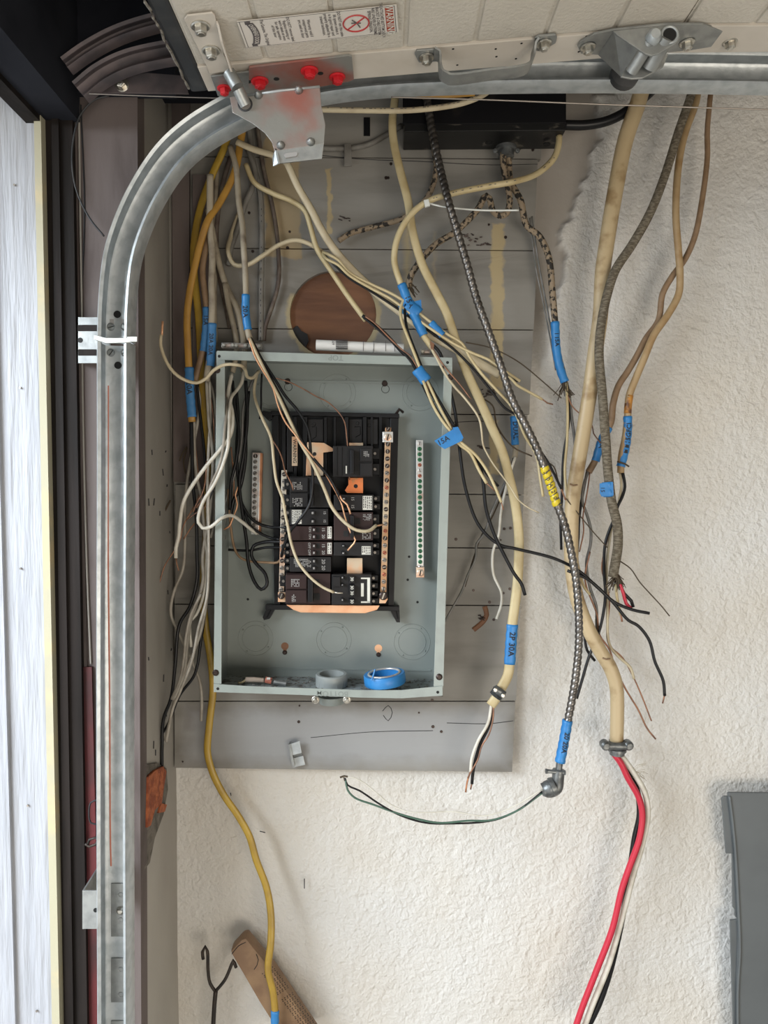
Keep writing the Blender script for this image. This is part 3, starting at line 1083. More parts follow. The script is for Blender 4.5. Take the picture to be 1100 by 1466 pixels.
SM = {k: [screw_mesh(r, m, d) for _ in range(4)] for k, (r, m, d) in dict(
    steel=(.0036, 'screw', 'slot'), dark=(.0037, 'screwdark', 'zinc'), green=(.0036, 'green', 'slot'), redc=(.0032, 'redscrew', 'slot'),
    white=(.0036, 'barwhite', 'screwdark'), big=(.0062, 'bar', 'slot')).items()}


def put_screw(parent, px, py, Y, kind):
    o = bpy.data.objects.new('terminal_screw', random.choice(SM[kind]))
    COL.objects.link(o)
    o.parent = parent
    L = P(px, py, Y)
    o.location = L - ORG[parent.name]
    ORG[o.name] = L
    return o


b = bar('ground_bar', (367, 648), (365, 765), 11, YK - .022, .010, 'barwhite', 'short ground bar at the left of the panel')
slab('bar_backing', [(371, 648), (376, 649), (373, 764), (369, 764)], YK - .020, .010, 'copper', b)
for i in range(14):
    t = i / 13
    put_screw(b, 366 - 2 * t, 653 + 107 * t, YK - .022, 'dark' if i == 0 else 'steel')
b = bar('ground_bar', (601, 630), (602, 812), 10, YK - .022, .010, 'barwhite', 'long ground bar with green screws at the right of the panel')
for i in range(24):
    y = 635 + i * 7.7
    k = 'green'
    if i in (0, 5, 23):
        k = 'white'
    elif i in (4, 6):
        k = 'redc'
    put_screw(b, 601 + i * .04, y, YK - .022, k)
lg = slab('lug', rect(596, 812, 608, 827), YK - .030, .018, 'bar', b, bevel=.0008)
put_screw(lg, 602, 820, YK - .030, 'big')
b = bar('neutral_bar', (407, 673), (403, 850), 7.5, YK - .046, .012, 'bar', 'left neutral bar with bright tin coating')
for i in range(17):
    t = i / 16
    put_screw(b, 407 - 4 * t, 679 + 165 * t, YK - .046, 'steel' if i % 3 else 'dark')
slab('bar_post', rect(398, 848, 409, 862), YK - .050, .02, 'tin', b, bevel=.001)
put_screw(b, 403, 853, YK - .051, 'dark').scale = (1.5, 1.5, 1.5)
b = bar('neutral_bar', (556, 612), (549, 848), 8.5, YK - .046, .012, 'barcopper', 'right neutral bar with brown copper tone')
for i in range(21):
    t = i / 20
    put_screw(b, 555.5 - 6 * t, 636 + 207 * t, YK - .046, 'dark' if i < 4 or i % 4 == 1 else 'redc' if i % 3 == 0 else 'steel')
put_screw(b, 556, 614, YK - .046, 'dark')
lg = slab('lug', rect(548, 618, 563, 633), YK - .052, .018, 'barwhite', b, bevel=.0008)
put_screw(lg, 555.5, 626, YK - .052, 'big')
slab('bar_post', [(544, 855), (556, 857), (552, 864), (543, 864)], YK - .050, .02, 'tin', b, bevel=.001)
put_screw(b, 549, 853, YK - .052, 'dark').scale = (1.9, 1.9, 1.9)

# ---- breakers
YR = -.086


def breaker(x0, y0, x1, y1, m, label, toggles=(), stickers=(), prints=(), handle=None, steps=(), side=1, panes=()):
    bm = bmesh.new()
    add_prism(bm, [P(x, y, YR) for x, y in rect(x0, y0 + .4, x1, y1 - .4)], (0, .034, 0))
    o = obj('breaker', bm, m, pn, bevel=.0007, label=label)
    tx = x0 - 8 if side > 0 else x1
    for k in range(len(toggles) or 2):
        n = len(toggles) or 2
        yy = y0 + (y1 - y0) * (k + .5) / n
        q = (y1 - y0) / n * .34
        slab('terminal', rect(tx, yy - q, tx + 9, yy + q), YR + .012, .02, 'plastic', o, bevel=.0006)
        bm = bmesh.new()
        add_lathe(bm, P(tx + (5 if side > 0 else 3), yy, YR + .012), (0, -1, 0), [(.0028, 0), (.0022, .0012)], 10)
        obj('terminal_screw', bm, 'screw', o)
    for (a, b_, c, d) in steps:
        slab('raised_step', rect(a, b_, c, d), YR - .004, .004, m, o, bevel=.0007)
    for (a, b_, c, d) in panes:
        slab('recess', rect(a, b_, c, d), YR - .0006, .001, 'slot', o)
    for t in toggles:
        if t is None:
            continue
        tx0, ty0, tx1, ty1 = t
        slab('switch_slot', rect(tx0, ty0, tx1, ty1), YR - .0006, .001, 'slot', o)
        e = (tx1 - tx0) * .38
        slab('toggle', rect(tx0 - e * .3, ty0 + .8, tx0 + e, ty1 - .8), YR - .007, .008, m, o, bevel=.0006)
        slab('toggle_mark', rect(tx0 - e * .2, ty0 + 2, tx0 + e * .5, ty1 - 2), YR - .0074, .0004, 'labelgray', o)
    if handle:
        a, b_, c, d = handle
        slab('handle', rect(a, b_, c, d), YR - .014, .015, 'plastic', o, bevel=.0010)
        slab('handle_slot', rect(c, b_ + 4, c + 9, b_ + 4 + (d - b_) * .26), YR - .0008, .001, 'slot', o)
        slab('handle_slot', rect(c, d - 4 - (d - b_) * .26, c + 9, d - 4), YR - .0008, .001, 'slot', o)
    for (a, b_, c, d, mm) in stickers:
        s = slab('rating_label', rect(a, b_, c, d), YR - .0006, .0008, mm, o)
        bm = bmesh.new()
        n = max(2, int((c - a) / 2.3))
        for k in range(n):
            X = a + (c - a) * (k + .5) / n
            w = (c - a) / n * .25
            yy = b_ + 1
            while yy < d - 2:
                l = random.uniform(1, 4)
                add_prism(bm, [P(x, y, YR - .0009) for x, y in rect(X - w, yy, X + w, min(d - 1, yy + l))], (0, .0002, 0))
                yy += l + random.uniform(.6, 1.4)
        obj('fine_print', bm, 'grayink', s, kind='stuff')
    bm = bmesh.new()
    any_ = False
    for (s, px, py, sz) in prints:
        any_ = True
        flat_text(bm, s, sz * mpp(YR), P(px, py, YR - .0006), (0, 0, -1), (1, 0, 0), (0, -1, 0), .0004)
    if any_:
        obj('printed_rating', bm, 'labelgray', o)
    else:
        bm.free()
    return o


def grid_print(o, x0, y0, x1, y1, up=0.0):
    bm = bmesh.new()
    X = x0
    while X < x1:
        yy = y0
        while yy < y1:
            l = random.uniform(.8, 2.6)
            if random.random() < .75:
                add_prism(bm, [P(x, y, YR - .0008 - up) for x, y in rect(X, yy, X + 1.2, min(y1, yy + l))], (0, .0002, 0))
            yy += l + .7
        X += 2.1
    obj('fine_print', bm, 'labelgray', o, kind='stuff')


o = breaker(415, 682, 474, 727, 'breaker', 'double breaker with tall black handle, topmost of the left column', toggles=(None, None), handle=(444, 691, 449, 724), steps=((415, 684, 441, 704), (415, 706, 441, 725)), panes=((450, 692, 460, 701), (450, 712, 459, 722)))
grid_print(o, 419, 690, 432, 701, .0036)
grid_print(o, 419, 713, 432, 725, .0036)
breaker(415, 728, 470, 752, 'breaker', 'twin breaker with white paper label in the left column', toggles=((447, 731, 457, 738), (447, 743, 457, 750)), stickers=((418, 730, 432, 750, 'labelwhite'),), prints=(('15', 465, 734, 5), ('15', 465, 746, 5)))
breaker(415, 753, 476, 774, 'breaker_brown', 'upper brown twin breaker with white inner sticker', toggles=((449, 755, 458, 762), (449, 765, 458, 772)), stickers=((469, 754, 475, 771, 'labelwhite'),), prints=(('ON', 444, 758, 5), ('ON', 444, 768, 5), ('15', 463, 758, 6), ('20', 463, 768, 6)))
breaker(415, 775, 476, 796, 'breaker_brown', 'lower brown twin breaker with white inner sticker', toggles=((449, 778, 458, 785), (449, 788, 458, 795)), stickers=((469, 777, 475, 793, 'labelwhite'),), prints=(('OFF', 443, 781, 5), ('OFF', 443, 791, 5), ('15', 463, 781, 6), ('20', 463, 791, 6)))
o = breaker(415, 797, 474, 819, 'breaker', 'twin breaker densely printed, above the lowest left breaker', toggles=((449, 800, 458, 807), (449, 810, 458, 817)), prints=(('20', 463, 804, 7), ('20', 463, 813, 7)))
grid_print(o, 421, 800, 446, 812)
o = breaker(409, 821, 473, 865, 'breaker_brown', 'large double breaker with long grey handle, lowest of the left column', toggles=(None, None), handle=(441, 829, 448, 862), steps=((409, 823, 439, 843), (409, 845, 439, 863)), panes=((449, 829, 457, 838), (450, 850, 458, 859)), prints=(('ON', 444, 836, 5), ('ON', 444, 856, 5)))
grid_print(o, 417, 829, 428, 840, .0036)
grid_print(o, 418, 851, 424, 862, .0036)
o = breaker(477, 638, 534, 683, 'breaker', 'double breaker at the top of the right column', toggles=(None, None), steps=((516, 642, 533, 660), (516, 663, 533, 681)), handle=(502, 644, 507, 678), side=-1, panes=((493, 644, 498, 654), (493, 667, 498, 678)))
slab('toggle_mark', rect(495, 667, 497, 678), YR - .0018, .001, 'labelwhite', o)
grid_print(o, 521, 646, 529, 654, .0036)
bm = bmesh.new()
for k in range(2):
    add_tube(bm, [P(483 + k * 7, 640, YR - .001), P(483 + k * 7, 681, YR - .001)], .0004, n=4)
obj('moulded_line', bm, 'slot', o)
breaker(478, 708, 535, 731, 'breaker', 'twin breaker under the orange copper stab', toggles=((492, 711, 501, 717), (492, 722, 501, 728)), stickers=((519.5, 710, 533, 730, 'labelwhite'),), prints=(('15', 505, 714, 6), ('15', 505, 725, 6)), side=-1)
o = breaker(478, 733, 534, 774, 'breaker_brown', 'double breaker crossed by the thick white wire', toggles=(None, None), handle=(502, 738, 507, 770), panes=((492, 737, 499, 747), (492, 760, 499, 768)), side=-1, prints=(('20', 505, 743, 5),))
grid_print(o, 520, 736, 531, 745)
grid_print(o, 519, 763, 531, 772)
breaker(478, 776, 534, 796, 'breaker', 'twin breaker with yellowed label above the gap', toggles=((491, 779, 499, 784), (491, 789, 499, 795)), stickers=((518, 782, 531, 794, 'labelwhite'),), side=-1)
o = breaker(475, 822, 532, 866, 'breaker', 'four-pole breaker with white angle label, lowest of the right column', toggles=((490, 824, 496, 830), (490, 835, 496, 840), None, (490, 856, 496, 862)), steps=((477, 826, 487, 840), (500, 826, 508, 835)), side=-1)
for a, b_, c, d in ((526, 828, 530, 862), (517, 827, 530, 829), (517, 861, 530, 863), (517, 835, 521, 854)):
    slab('rating_label', rect(a, b_, c, d), YR - .0008, .001, 'labelwhite', o)
for y0, y1 in ((825, 832), (838, 853), (858, 865)):
    slab('handle', rect(500, y0, 508, y1), YR - .010, .011, 'plastic', o, bevel=.0008)
bm = bmesh.new()
for s, y in (('30', 829), ('30', 841), ('30', 849), ('30', 861)):
    flat_text(bm, s, 6 * mpp(YR), P(504, y, YR - .0105), (0, 0, -1), (1, 0, 0), (0, -1, 0), .0003)
obj('printed_rating', bm, 'labelwhite', o)

# ================================================================ OVERHEAD DOOR
YD = -.38
dA, dB, dE = P(298, 131, YD), P(955, 76, YD), P(1420, 72, YD)
Vv = Vector((0, -1, 0))


class Pl:
    def __init__(s, a, b):
        s.a, s.b = a, b
        s.t = (b - a).normalized()
        s.n = s.t.cross(Vv)
        if s.n.z > 0:
            s.n = -s.n
        s.n.normalize()

    def uv(s, u, v, w=0):
        return s.a + (s.b - s.a) * u + Vv * v + s.n * w

    def px(s, x, y, w=0):
        return PP(x, y, s.a + s.n * w, s.n)


D1, D2 = Pl(dA, dB), Pl(dB, dE)
door = thing('door_1', 'raised off-white overhead garage door seen from below at the top', None, dA, kind='structure')
DV = 2.4
for D, n, name in ((D1, 7, 0), (D2, 5, 1)):
    u0, u1 = 0.0, 1 - .0015
    bm = bmesh.new()
    add_prism(bm, [D.uv(u0, 0, -.004), D.uv(u1, 0, -.004), D.uv(u1, DV, -.004), D.uv(u0, DV, -.004)], -D.n * .038)
    sec = obj('door_section', bm, 'doorface', door)
    bm = bmesh.new()
    add_prism(bm, [D.uv(u0, 0, 0), D.uv(u1, 0, 0), D.uv(u1, .051, 0), D.uv(u0, .051, 0)], -D.n * .006)
    obj('end_rail', bm, 'doorrail', sec, bevel=.001)
    for k in range(n):
        a, b = u0 + (u1 - u0) * k / n, u0 + (u1 - u0) * (k + 1) / n
        g = .0024 / (D.b - D.a).length
        bm = bmesh.new()
        add_prism(bm, [D.uv(a + g, .0535, -.0012), D.uv(b - g, .0535, -.0012), D.uv(b - g, DV, -.0012), D.uv(a + g, DV, -.0012)], -D.n * .006)
        obj('panel', bm, 'doorface', sec, bevel=.0022)
bm = bmesh.new()
add_prism(bm, [D1.uv(-.038, -.004, -.002), D1.uv(0, -.004, -.002), D1.uv(0, DV, -.002), D1.uv(-.038, DV, -.002)], -D1.n * .04)
seal = obj('bottom_seal', bm, 'rubber', door, bevel=.004)
bm = bmesh.new()
pts = [D1.uv(-.039 + random.uniform(-.002, .003), .01 + i * .012, .000) for i in range(28)]
add_tube(bm, pts, .0016, n=5)
obj('frayed_edge', bm, 'debris', seal)
# pin holes along the rail
bm = bmesh.new()
for x, y in ((711, 81), (710, 70), (747, 62), (739, 84), (649, 70), (833, 63), (829, 74), (840, 52), (655, 93)):
    add_lathe(bm, D1.px(x, y), D1.n, [(.0014, 0), (.0014, .0003)], 8)
obj('pin_hole', bm, 'slot', door, kind='stuff')


def dpoly(name, pts, th, m, parent=door, D=D1, w=0, bevel=0, **k):
    bm = bmesh.new()
    add_prism(bm, [D.px(x, y, w + th) for x, y in pts], -D.n * th)
    return obj(name, bm, m, parent, bevel=bevel, **k)


def bolt(p, n, r, m, parent, h=None, washer=True, name='bolt'):
    h = h or r * 1.1
    bm = bmesh.new()
    if washer:
        add_lathe(bm, p, n, [(r * 1.5, 0), (r * 1.5, r * .18), (r * 1.3, r * .28)], 18)
    q = Vector(p) + n * r * .2
    add_lathe(bm, q, n, [(r, 0), (r, h * .85), (r * .8, h)], 6)
    add_lathe(bm, q, n, [(r * .62, h), (r * .5, h * 1.12)], 12)
    return obj(name, bm, m, parent)


# sticker
sk = [(339, 31), (568, 7), (571, 46), (353, 69)]
SW = .0016
st = dpoly('sticker', sk, .0006, 'sticker', w=SW)
c0, c1, c2, c3 = [D1.px(x, y, SW + .0008) for x, y in sk]


def sf(s, t):
    """s 0..1 left to right, t 0..1 far edge to wall edge"""
    return (c0 * (1 - s) + c1 * s) * (1 - t) + (c3 * (1 - s) + c2 * s) * t


Ls, Lt = (c1 - c0).length, (c3 - c0).length


def stext(bm, s_, s, t, size, sx=1.0):
    v, f = text_geo(s_, size)
    vv = [bm.verts.new(sf(s + b / Ls, t + a * sx / Lt)) for a, b in v]
    for p in f:
        try:
            bm.faces.new([vv[i] for i in p])
        except ValueError:
            pass


def squad(bm, s0, t0, s1, t1):
    bm.faces.new([bm.verts.new(sf(*q)) for q in ((s0, t0), (s1, t0), (s1, t1), (s0, t1))])


bm = bmesh.new()
for a in ((.0, .02, .99, .032), (.0, .975, .99, .985), (.983, .02, .987, .98), (.012, .02, .016, .98)):
    squad(bm, *a)
obj('printed_border', bm, 'grayink', st)
bm = bmesh.new()
squad(bm, .925, .06, .975, .93)
wq = obj('warning_block', bm, 'warn', st)
bm = bmesh.new()
for v in bm.verts:
    pass
_sf = sf
off = D1.n * .0003
sf = lambda s, t: _sf(s, t) + off
stext(bm, 'WARNING', .95, .52, .0105, .95)
obj('lettering', bm, 'labelwhite', wq)
bm = bmesh.new()
for i, s_ in enumerate(('THE ATTACHED BOTTOM DOOR', 'BRACKET & CABLE SYSTEM', 'ARE UNDER EXTREME', 'SPRING TENSION.')):
    stext(bm, s_, .902 - i * .026, .5, .0046, .85 if i < 2 else 1.0)
for i, s_ in enumerate(('DO NOT use this cable', 'lift system unless it', 'is in good repair and', 'properly adjusted by a', 'trained technician.')):
    stext(bm, s_, .635 - i * .028, .47, .0046, .95)
for i, s_ in enumerate(('Warranty void if', 'unapproved parts', 'are used on door')):
    stext(bm, s_, .44 - i * .028, .5, .0046, .95)
for i, s_ in enumerate(('DO NOT remove label.', 'Replace missing or', 'worn labels at once', 'for safe operation', 'of this door')):
    stext(bm, s_, .315 - i * .026, .48, .0045, .95)
stext(bm, 'The Genuine. The Original.', .150, .5, .0050, .80)
obj('lettering', bm, 'grayink', st)
bm = bmesh.new()
c = sf(.735, .5)
add_torus(bm, c, D1.n, .0135, .0008, 28, 5)
add_tube(bm, [c - (D1.t + Vv) * .0085, c + (D1.t + Vv) * .0085], .0007, n=5)
obj('prohibition_sign', bm, 'redink', st)
bm = bmesh.new()
add_tube(bm, [c + D1.t * .004 - Vv * .007, c + D1.t * .001, c - D1.t * .004 + Vv * .006], .0006, n=5)
add_tube(bm, [c + D1.t * .005, c - D1.t * .005 + Vv * .001], .0006, n=5)
obj('figure_mark', bm, 'grayink', st)
# arched ribbon logo
bm = bmesh.new()
K = 12


def rib(t, s):
    return sf(.048 + .075 * s + .022 * math.sin(math.pi * t), .09 + t * .80)


prev = None
for k in range(K + 1):
    q = (bm.verts.new(rib(k / K, 0)), bm.verts.new(rib(k / K, .62)))
    if prev:
        bm.faces.new([prev[0], q[0], q[1], prev[1]])
    prev = q
squad(bm, .045, .03, .08, .14)
squad(bm, .045, .84, .08, .95)
lg = obj('ribbon_logo', bm, 'grayink', st)
off = D1.n * .0006
bm = bmesh.new()
v, f = text_geo('OVERHEAD DOOR', 1)
vv = []
for a, b in v:
    t = .5 + a / 9.3
    vv.append(bm.verts.new(rib(min(1, max(0, t)), .31 + b * .52)))
for p in f:
    try:
        bm.faces.new([vv[i] for i in p])
    except ValueError:
        pass
obj('lettering', bm, 'sticker', lg)
sf = _sf

# top-left roller plate on the door
o = dpoly('corner_plate', [(264, 28), (268, 23), (304, 19), (308, 23), (314, 50), (321, 80), (330, 101), (301, 106)], .002, 'doorrail', w=.001, bevel=.0004)
for x, y in ((287, 37), (302, 72)):
    bolt(D1.px(x, y, .003), D1.n, 8 * .00082, 'zinc', o)
bm = bmesh.new()
a = [D1.px(x, y, .003) for x, y in ((309, 30), (313, 52), (332, 103))]
add_prism(bm, a + [D1.px(330, 103, .018), D1.px(316, 60, .014), D1.px(311, 36, .008)], D1.t * .002)
obj('plate_flange', bm, 'doorrail', o)
bm = bmesh.new()
add_tube(bm, [P(328, 104, -.432), P(340, 125, -.432)], 9 * .0008, n=14)
add_tube(bm, [P(341, 128, -.436), P(352, 151, -.428)], 8 * .0008, n=14)
obj('roller_shaft', bm, 'galv_soft', o, sm=True)
dpoly('small_rail_plate', [(302, 110), (357, 103), (356, 128), (333, 131), (328, 127), (312, 138)], .002, 'galv_soft', w=.003, bevel=.0004)

# bottom bracket: flat leaf on the rail, hanging leaf, turned-up foot
br = dpoly('bottom_bracket', [(357, 97), (499, 80), (504, 81), (507, 114), (500, 117), (461, 124), (330, 141), (313, 138), (352, 128)], .0025, 'bracket', w=.002, bevel=.0004)
yb = -.424
hp = [(329, 139), (342, 136), (458, 123), (460, 150), (466, 178), (464, 206), (393, 216), (389, 203), (379, 190), (362, 177), (333, 161)]
slab('hanging_leaf', hp, yb, .0022, 'bracket', br, bevel=.0006)
bm = bmesh.new()
p = [P(393, 214, yb), P(464, 204, yb), P(461, 227, yb + .004), P(397, 234, yb + .004)]
add_prism(bm, p, (0, .0022, 0))
obj('turned_foot', bm, 'galv_soft', br, bevel=.0006)
bm = bmesh.new()
add_prism(bm, [P(394, 213, yb), P(390, 226, yb + .02), P(391, 238, yb + .004), P(398, 234, yb)], (.002, .0, 0))
obj('torn_corner', bm, 'galv', br)
slab('slot_hole', [(406, 222), (409, 219), (424, 217), (427, 219), (425, 223), (409, 226)], yb + .0005, .003, 'labelgray', br, bevel=.0005)
bm = bmesh.new()
for (x, y) in ((370, 136), (428, 129), (402, 208), (445, 203)):
    add_lathe(bm, P(x, y, yb), (0, -1, 0), [(.0052, 0), (.003, .0035), (.0006, .006)], 10)
obj('pressed_dimple', bm, 'galv_soft', br, sm='all')
bm = bmesh.new()
add_tube(bm, [P(x, y, yb) for x, y in ((352, 137), (400, 130), (458, 124))], .0016, n=6)
obj('fold_ridge', bm, 'galv', br, sm='all')
for x, y, r in ((372, 116, 8.5), (443, 101, 8.5), (483, 110, 8), (321, 126, 7)):
    bolt(D1.px(x, y, .005), D1.n, r * .0008, 'red', br, h=.0065, name='red_bolt')
bm = bmesh.new()
for x, y in ((396, 113), (356, 117), (459, 105)):
    add_lathe(bm, D1.px(x, y, .0045), D1.n, [(.0034, 0), (.0034, .0003)], 12)
obj('bolt_hole', bm, 'slot', br)
bm = bmesh.new()
add_torus(bm, P(351, 149, yb), (0, 1, 0), .0075, .0011, 24, 6)
obj('shaft_collar', bm, 'rubber', br, sm='all')

# lift handle
hd = dpoly('lift_handle', [(594, 78), (597, 73), (622, 71), (628, 76), (628, 88), (600, 90)], .0025, 'galv_soft', w=.0, bevel=.0005)
dpoly('handle_foot', [(766, 55), (772, 52), (796, 50), (798, 54), (796, 62), (775, 74), (765, 72)], .0025, 'galv_soft', hd, w=0, bevel=.0005)
for x, y in ((611, 82), (779, 62)):
    bolt(D1.px(x, y, .003), D1.n, 7 * .00085, 'zinc', hd)


def strap(name, pts, wid, th, m, parent):
    """pts: (px, py, drop below the rail)"""
    path = smooth([D1.px(x, y, w_) for x, y, w_ in pts], .004)
    bm = bmesh.new()
    prev = None
    for i, p in enumerate(path):
        t = (path[min(i + 1, len(path) - 1)] - path[max(i - 1, 0)]).normalized()
        s = Vector((0, 1, 0)) * wid
        nn = t.cross(Vector((0, 1, 0))).normalized() * th
        r = [bm.verts.new(p + a) for a in (s / 2 + nn / 2, -s / 2 + nn / 2, -s / 2 - nn / 2, s / 2 - nn / 2)]
        if prev:
            for k in range(4):
                bm.faces.new([prev[k], prev[(k + 1) % 4], r[(k + 1) % 4], r[k]])
        else:
            bm.faces.new(r)
        prev = r
    bm.faces.new(prev)
    return obj(name, bm, m, parent, sm=True)


strap('grip', [(622, 76, .003), (629, 80, .005), (630, 95, .016), (634, 108, .030), (643, 113, .034), (700, 107, .036), (746, 101, .034), (756, 97, .030), (763, 84, .016), (765, 68, .006), (769, 62, .003)], .022, .0024, 'galv_soft', hd)

# hinge
hg = dpoly('hinge', [(827, 66), (832, 60), (851, 49), (880, 43), (955, 35), (1006, 35), (1056, 51), (1058, 56), (1053, 63), (1040, 64), (990, 72), (930, 78), (860, 79), (832, 77)], .0025, 'galv_soft', w=.001, bevel=.0005, label='galvanised hinge joining two door sections')
for x, y in ((842, 67), (902, 65), (984, 61), (1046, 60)):
    bolt(D1.px(x, y, .004), D1.n, 7 * .00085, 'zinc', hg)
bm = bmesh.new()
q = [D1.px(857, 77, .004), D1.px(880, 43, .004), D1.px(925, 79, .038), D1.px(889, 108, .038)]
add_prism(bm, q, D1.n * .002)
obj('stand_off_web', bm, 'galv_soft', hg, bevel=.0004)
ye = -.49
slab('hinge_ear', [(878, 44), (884, 43), (948, 37), (962, 36), (972, 43), (974, 54), (968, 62), (944, 77), (933, 80), (924, 77), (884, 50)], ye, .0024, 'galv_soft', hg, bevel=.0008)
slab('hinge_ear', [(889, 110), (897, 96), (935, 82), (958, 76), (950, 96), (920, 112), (905, 113)], ye + .03, .0024, 'galv_soft', hg, bevel=.0008)
bm = bmesh.new()
add_tube(bm, [P(931, 60, ye + .002), P(904, 103, ye + .026)], 8.5 * .00076, n=16)
obj('hinge_pin', bm, 'galv_soft', hg, sm=True)
bm = bmesh.new()
add_tube(bm, [P(955, 52, ye), P(930, 96, ye + .026)], 11.5 * .00076, n=18)
obj('roller_tube', bm, 'galv_soft', hg, sm=True)
bm = bmesh.new()
add_torus(bm, P(959, 50, ye - .001), (0, 1, 0), .0082, .0016, 28, 8)
obj('tube_rim', bm, 'galv', hg, sm='all')
bm = bmesh.new()
add_lathe(bm, P(959, 50, ye - .002), (0, -1, 0), [(.0066, 0), (.0066, .0004)], 20)
obj('tube_bore', bm, 'slot', hg)
bm = bmesh.new()
add_lathe(bm, P(935, 55, ye), (0, -1, 0), [(.0078, 0), (.0074, .006), (.005, .009)], 20)
obj('pin_head', bm, 'galv', hg, sm=True)
bm = bmesh.new()
add_lathe(bm, P(897, 103, -.35), (0, -1, 0), [(.010, -.012), (.018, -.010), (.018, 0), (.010, .002)], 22)
rl = obj('roller', bm, 'rubber', hg, sm=True)

# ================================================================ TRACKS
def channel(name, pts, Y, W, Dp, m, label, cat='track', kind=None, lip=.006, th=.0022, parent=None, step=6, **k):
    path = path3(pts, Y, step)
    prof = []
    h = W / 2
    # outline of the C section, (across, back): open towards the camera
    outer = [(-h + lip, 0), (-h + lip * .4, -.002), (-h, .002), (-h, Dp - .004), (-h + .004, Dp), (h - .004, Dp), (h, Dp - .004), (h, .002), (h - lip * .4, -.002), (h - lip, 0)]
    inner = [(h - lip, th), (h - lip * .6, th * .6), (h - th, .004), (h - th, Dp - .005), (h - .006, Dp - th), (-h + .006, Dp - th), (-h + th, Dp - .005), (-h + th, .004), (-h + lip * .6, th * .6), (-h + lip, th)]
    prof = outer + inner
    bm = bmesh.new()
    rings = []
    N = len(path)
    for i, p in enumerate(path):
        t = (path[min(i + 1, N - 1)] - path[max(i - 1, 0)])
        t.y = 0
        t.normalize()
        u = Vector((0, -1, 0)).cross(t).normalized()
        rings.append([bm.verts.new(p + u * a + Vector((0, b, 0))) for a, b in prof])
    n = len(prof)
    for i in range(N - 1):
        for q in range(n):
            bm.faces.new([rings[i][q], rings[i][(q + 1) % n], rings[i + 1][(q + 1) % n], rings[i + 1][q]])
    bm.faces.new(rings[0])
    bm.faces.new(rings[-1][::-1])
    o = obj(name, bm, m, parent, sm=True)
    if parent is None:
        tag(o, label, cat)
    return o


YT = -.34
tr = thing('door_track', 'galvanised steel door track rising from the floor and curving right under the door', 'track', P(161, 1466, YT))
channel('upright_rail', [(161, 1640), (161, 1466), (160, 1200), (160, 900), (161, 700), (161, 489)], YT, .041, .030, 'galv', '', parent=tr)
channel('curved_rail', [(161, 486), (163, 430), (169, 372), (179, 334), (202, 280), (238, 224), (274, 190), (322, 160), (380, 134), (440, 116), (520, 104), (640, 97), (800, 94), (1000, 95), (1250, 100)], YT, .041, .030, 'galv', '', parent=tr)
yw = YT + .0275
for x, y in ((159, 468), (179, 468), (159, 505), (179, 505)):
    bm = bmesh.new()
    add_lathe(bm, P(x, y, yw), (0, -1, 0), [(.0052, 0), (.005, .0015), (.003, .0035)], 16)
    s = obj('round_screw', bm, 'galv_soft', tr, sm=True)
    bm = bmesh.new()
    a = random.uniform(0, 3)
    d = Vector((math.cos(a), 0, math.sin(a))) * .004
    add_tube(bm, [P(x, y, yw - .0036) - d, P(x, y, yw - .0036) + d], .0005, n=4)
    obj('screw_slot', bm, 'slot', s)
for x, y in ((168, 450), (169, 523)):
    bm = bmesh.new()
    add_lathe(bm, P(x, y, yw), (0, -1, 0), [(.0048, 0), (.0048, .0003)], 18)
    obj('rail_hole', bm, 'slot', tr)
for x, y in ((160, 461), (176, 461)):
    slab('rail_slot', rect(x - 3, y - 4, x + 3, y + 3), yw - .0004, .0006, 'labelgray', tr)
bm = bmesh.new()
add_tube(bm, path3([(155, 552), (155, 800), (157, 1000), (158, 1200), (159, 1240)], yw - .0004), .0011, .0005, n=5)
obj('red_paint_line', bm, 'redcable', tr)
jb = slab('jamb_bracket', [(112, 454), (140, 454), (158, 458), (158, 518), (140, 520), (112, 520)], YT + .032, .002, 'galv_soft', tr, bevel=.0004)
for a in ((111, 465, 142, 474), (112, 500, 142, 509)):
    slab('bracket_slot', rect(*a), YT + .0314, .0006, 'brownframe', jb, bevel=.0002)
bm = bmesh.new()
add_lathe(bm, P(115, 487, YT + .032), (0, -1, 0), [(.0034, 0), (.0034, .0004)], 16)
obj('bracket_hole', bm, 'slot', jb)
bm = bmesh.new()
add_prism(bm, [P(112, 454, YT + .033), P(112, 520, YT + .033), P(112, 520, YJ - .006) + Vector((.0, 0, 0)), P(112, 454, YJ - .006)], (.002, 0, 0))
obj('bracket_return', bm, 'galv_soft', jb)
jb = slab('jamb_bracket', [(118, 1275), (146, 1275), (146, 1330), (119, 1330)], YT + .032, .002, 'galv_soft', tr, bevel=.0004)
bm = bmesh.new()
add_lathe(bm, P(137, 1303, YT + .032), (0, -1, 0), [(.003, 0), (.003, .0004)], 16)
obj('bracket_hole', bm, 'slot', jb)
bm = bmesh.new()
a0, a1 = P(118, 1275, YT + .033), P(118, 1330, YT + .033)
add_prism(bm, [a0, a1, Vector((a1.x, YJ - .006, a1.z)), Vector((a0.x, YJ - .006, a0.z + .01))], (.002, 0, 0))
obj('bracket_return', bm, 'galv_soft', jb)
for y0, y1 in ((1265, 1341), (1372, 1435), (1462, 1500)):
    pl = slab('slide_plate', rect(159, y0, 186, y1), yw - .0015, .0018, 'galv_soft', tr, bevel=.0005)
    for yy in ((y0 + 16, y0 + 52) if y1 - y0 > 40 else ()):
        bm = bmesh.new()
        add_torus(bm, P(173, yy, yw - .0016), (0, 1, 0), .003, .0006, 18, 5)
        obj('plate_hole', bm, 'galv_soft', pl)
bm = bmesh.new()
add_lathe(bm, P(173, 1303, yw - .0015), (0, -1, 0), [(.0056, 0), (.0054, .0016), (.003, .004)], 18)
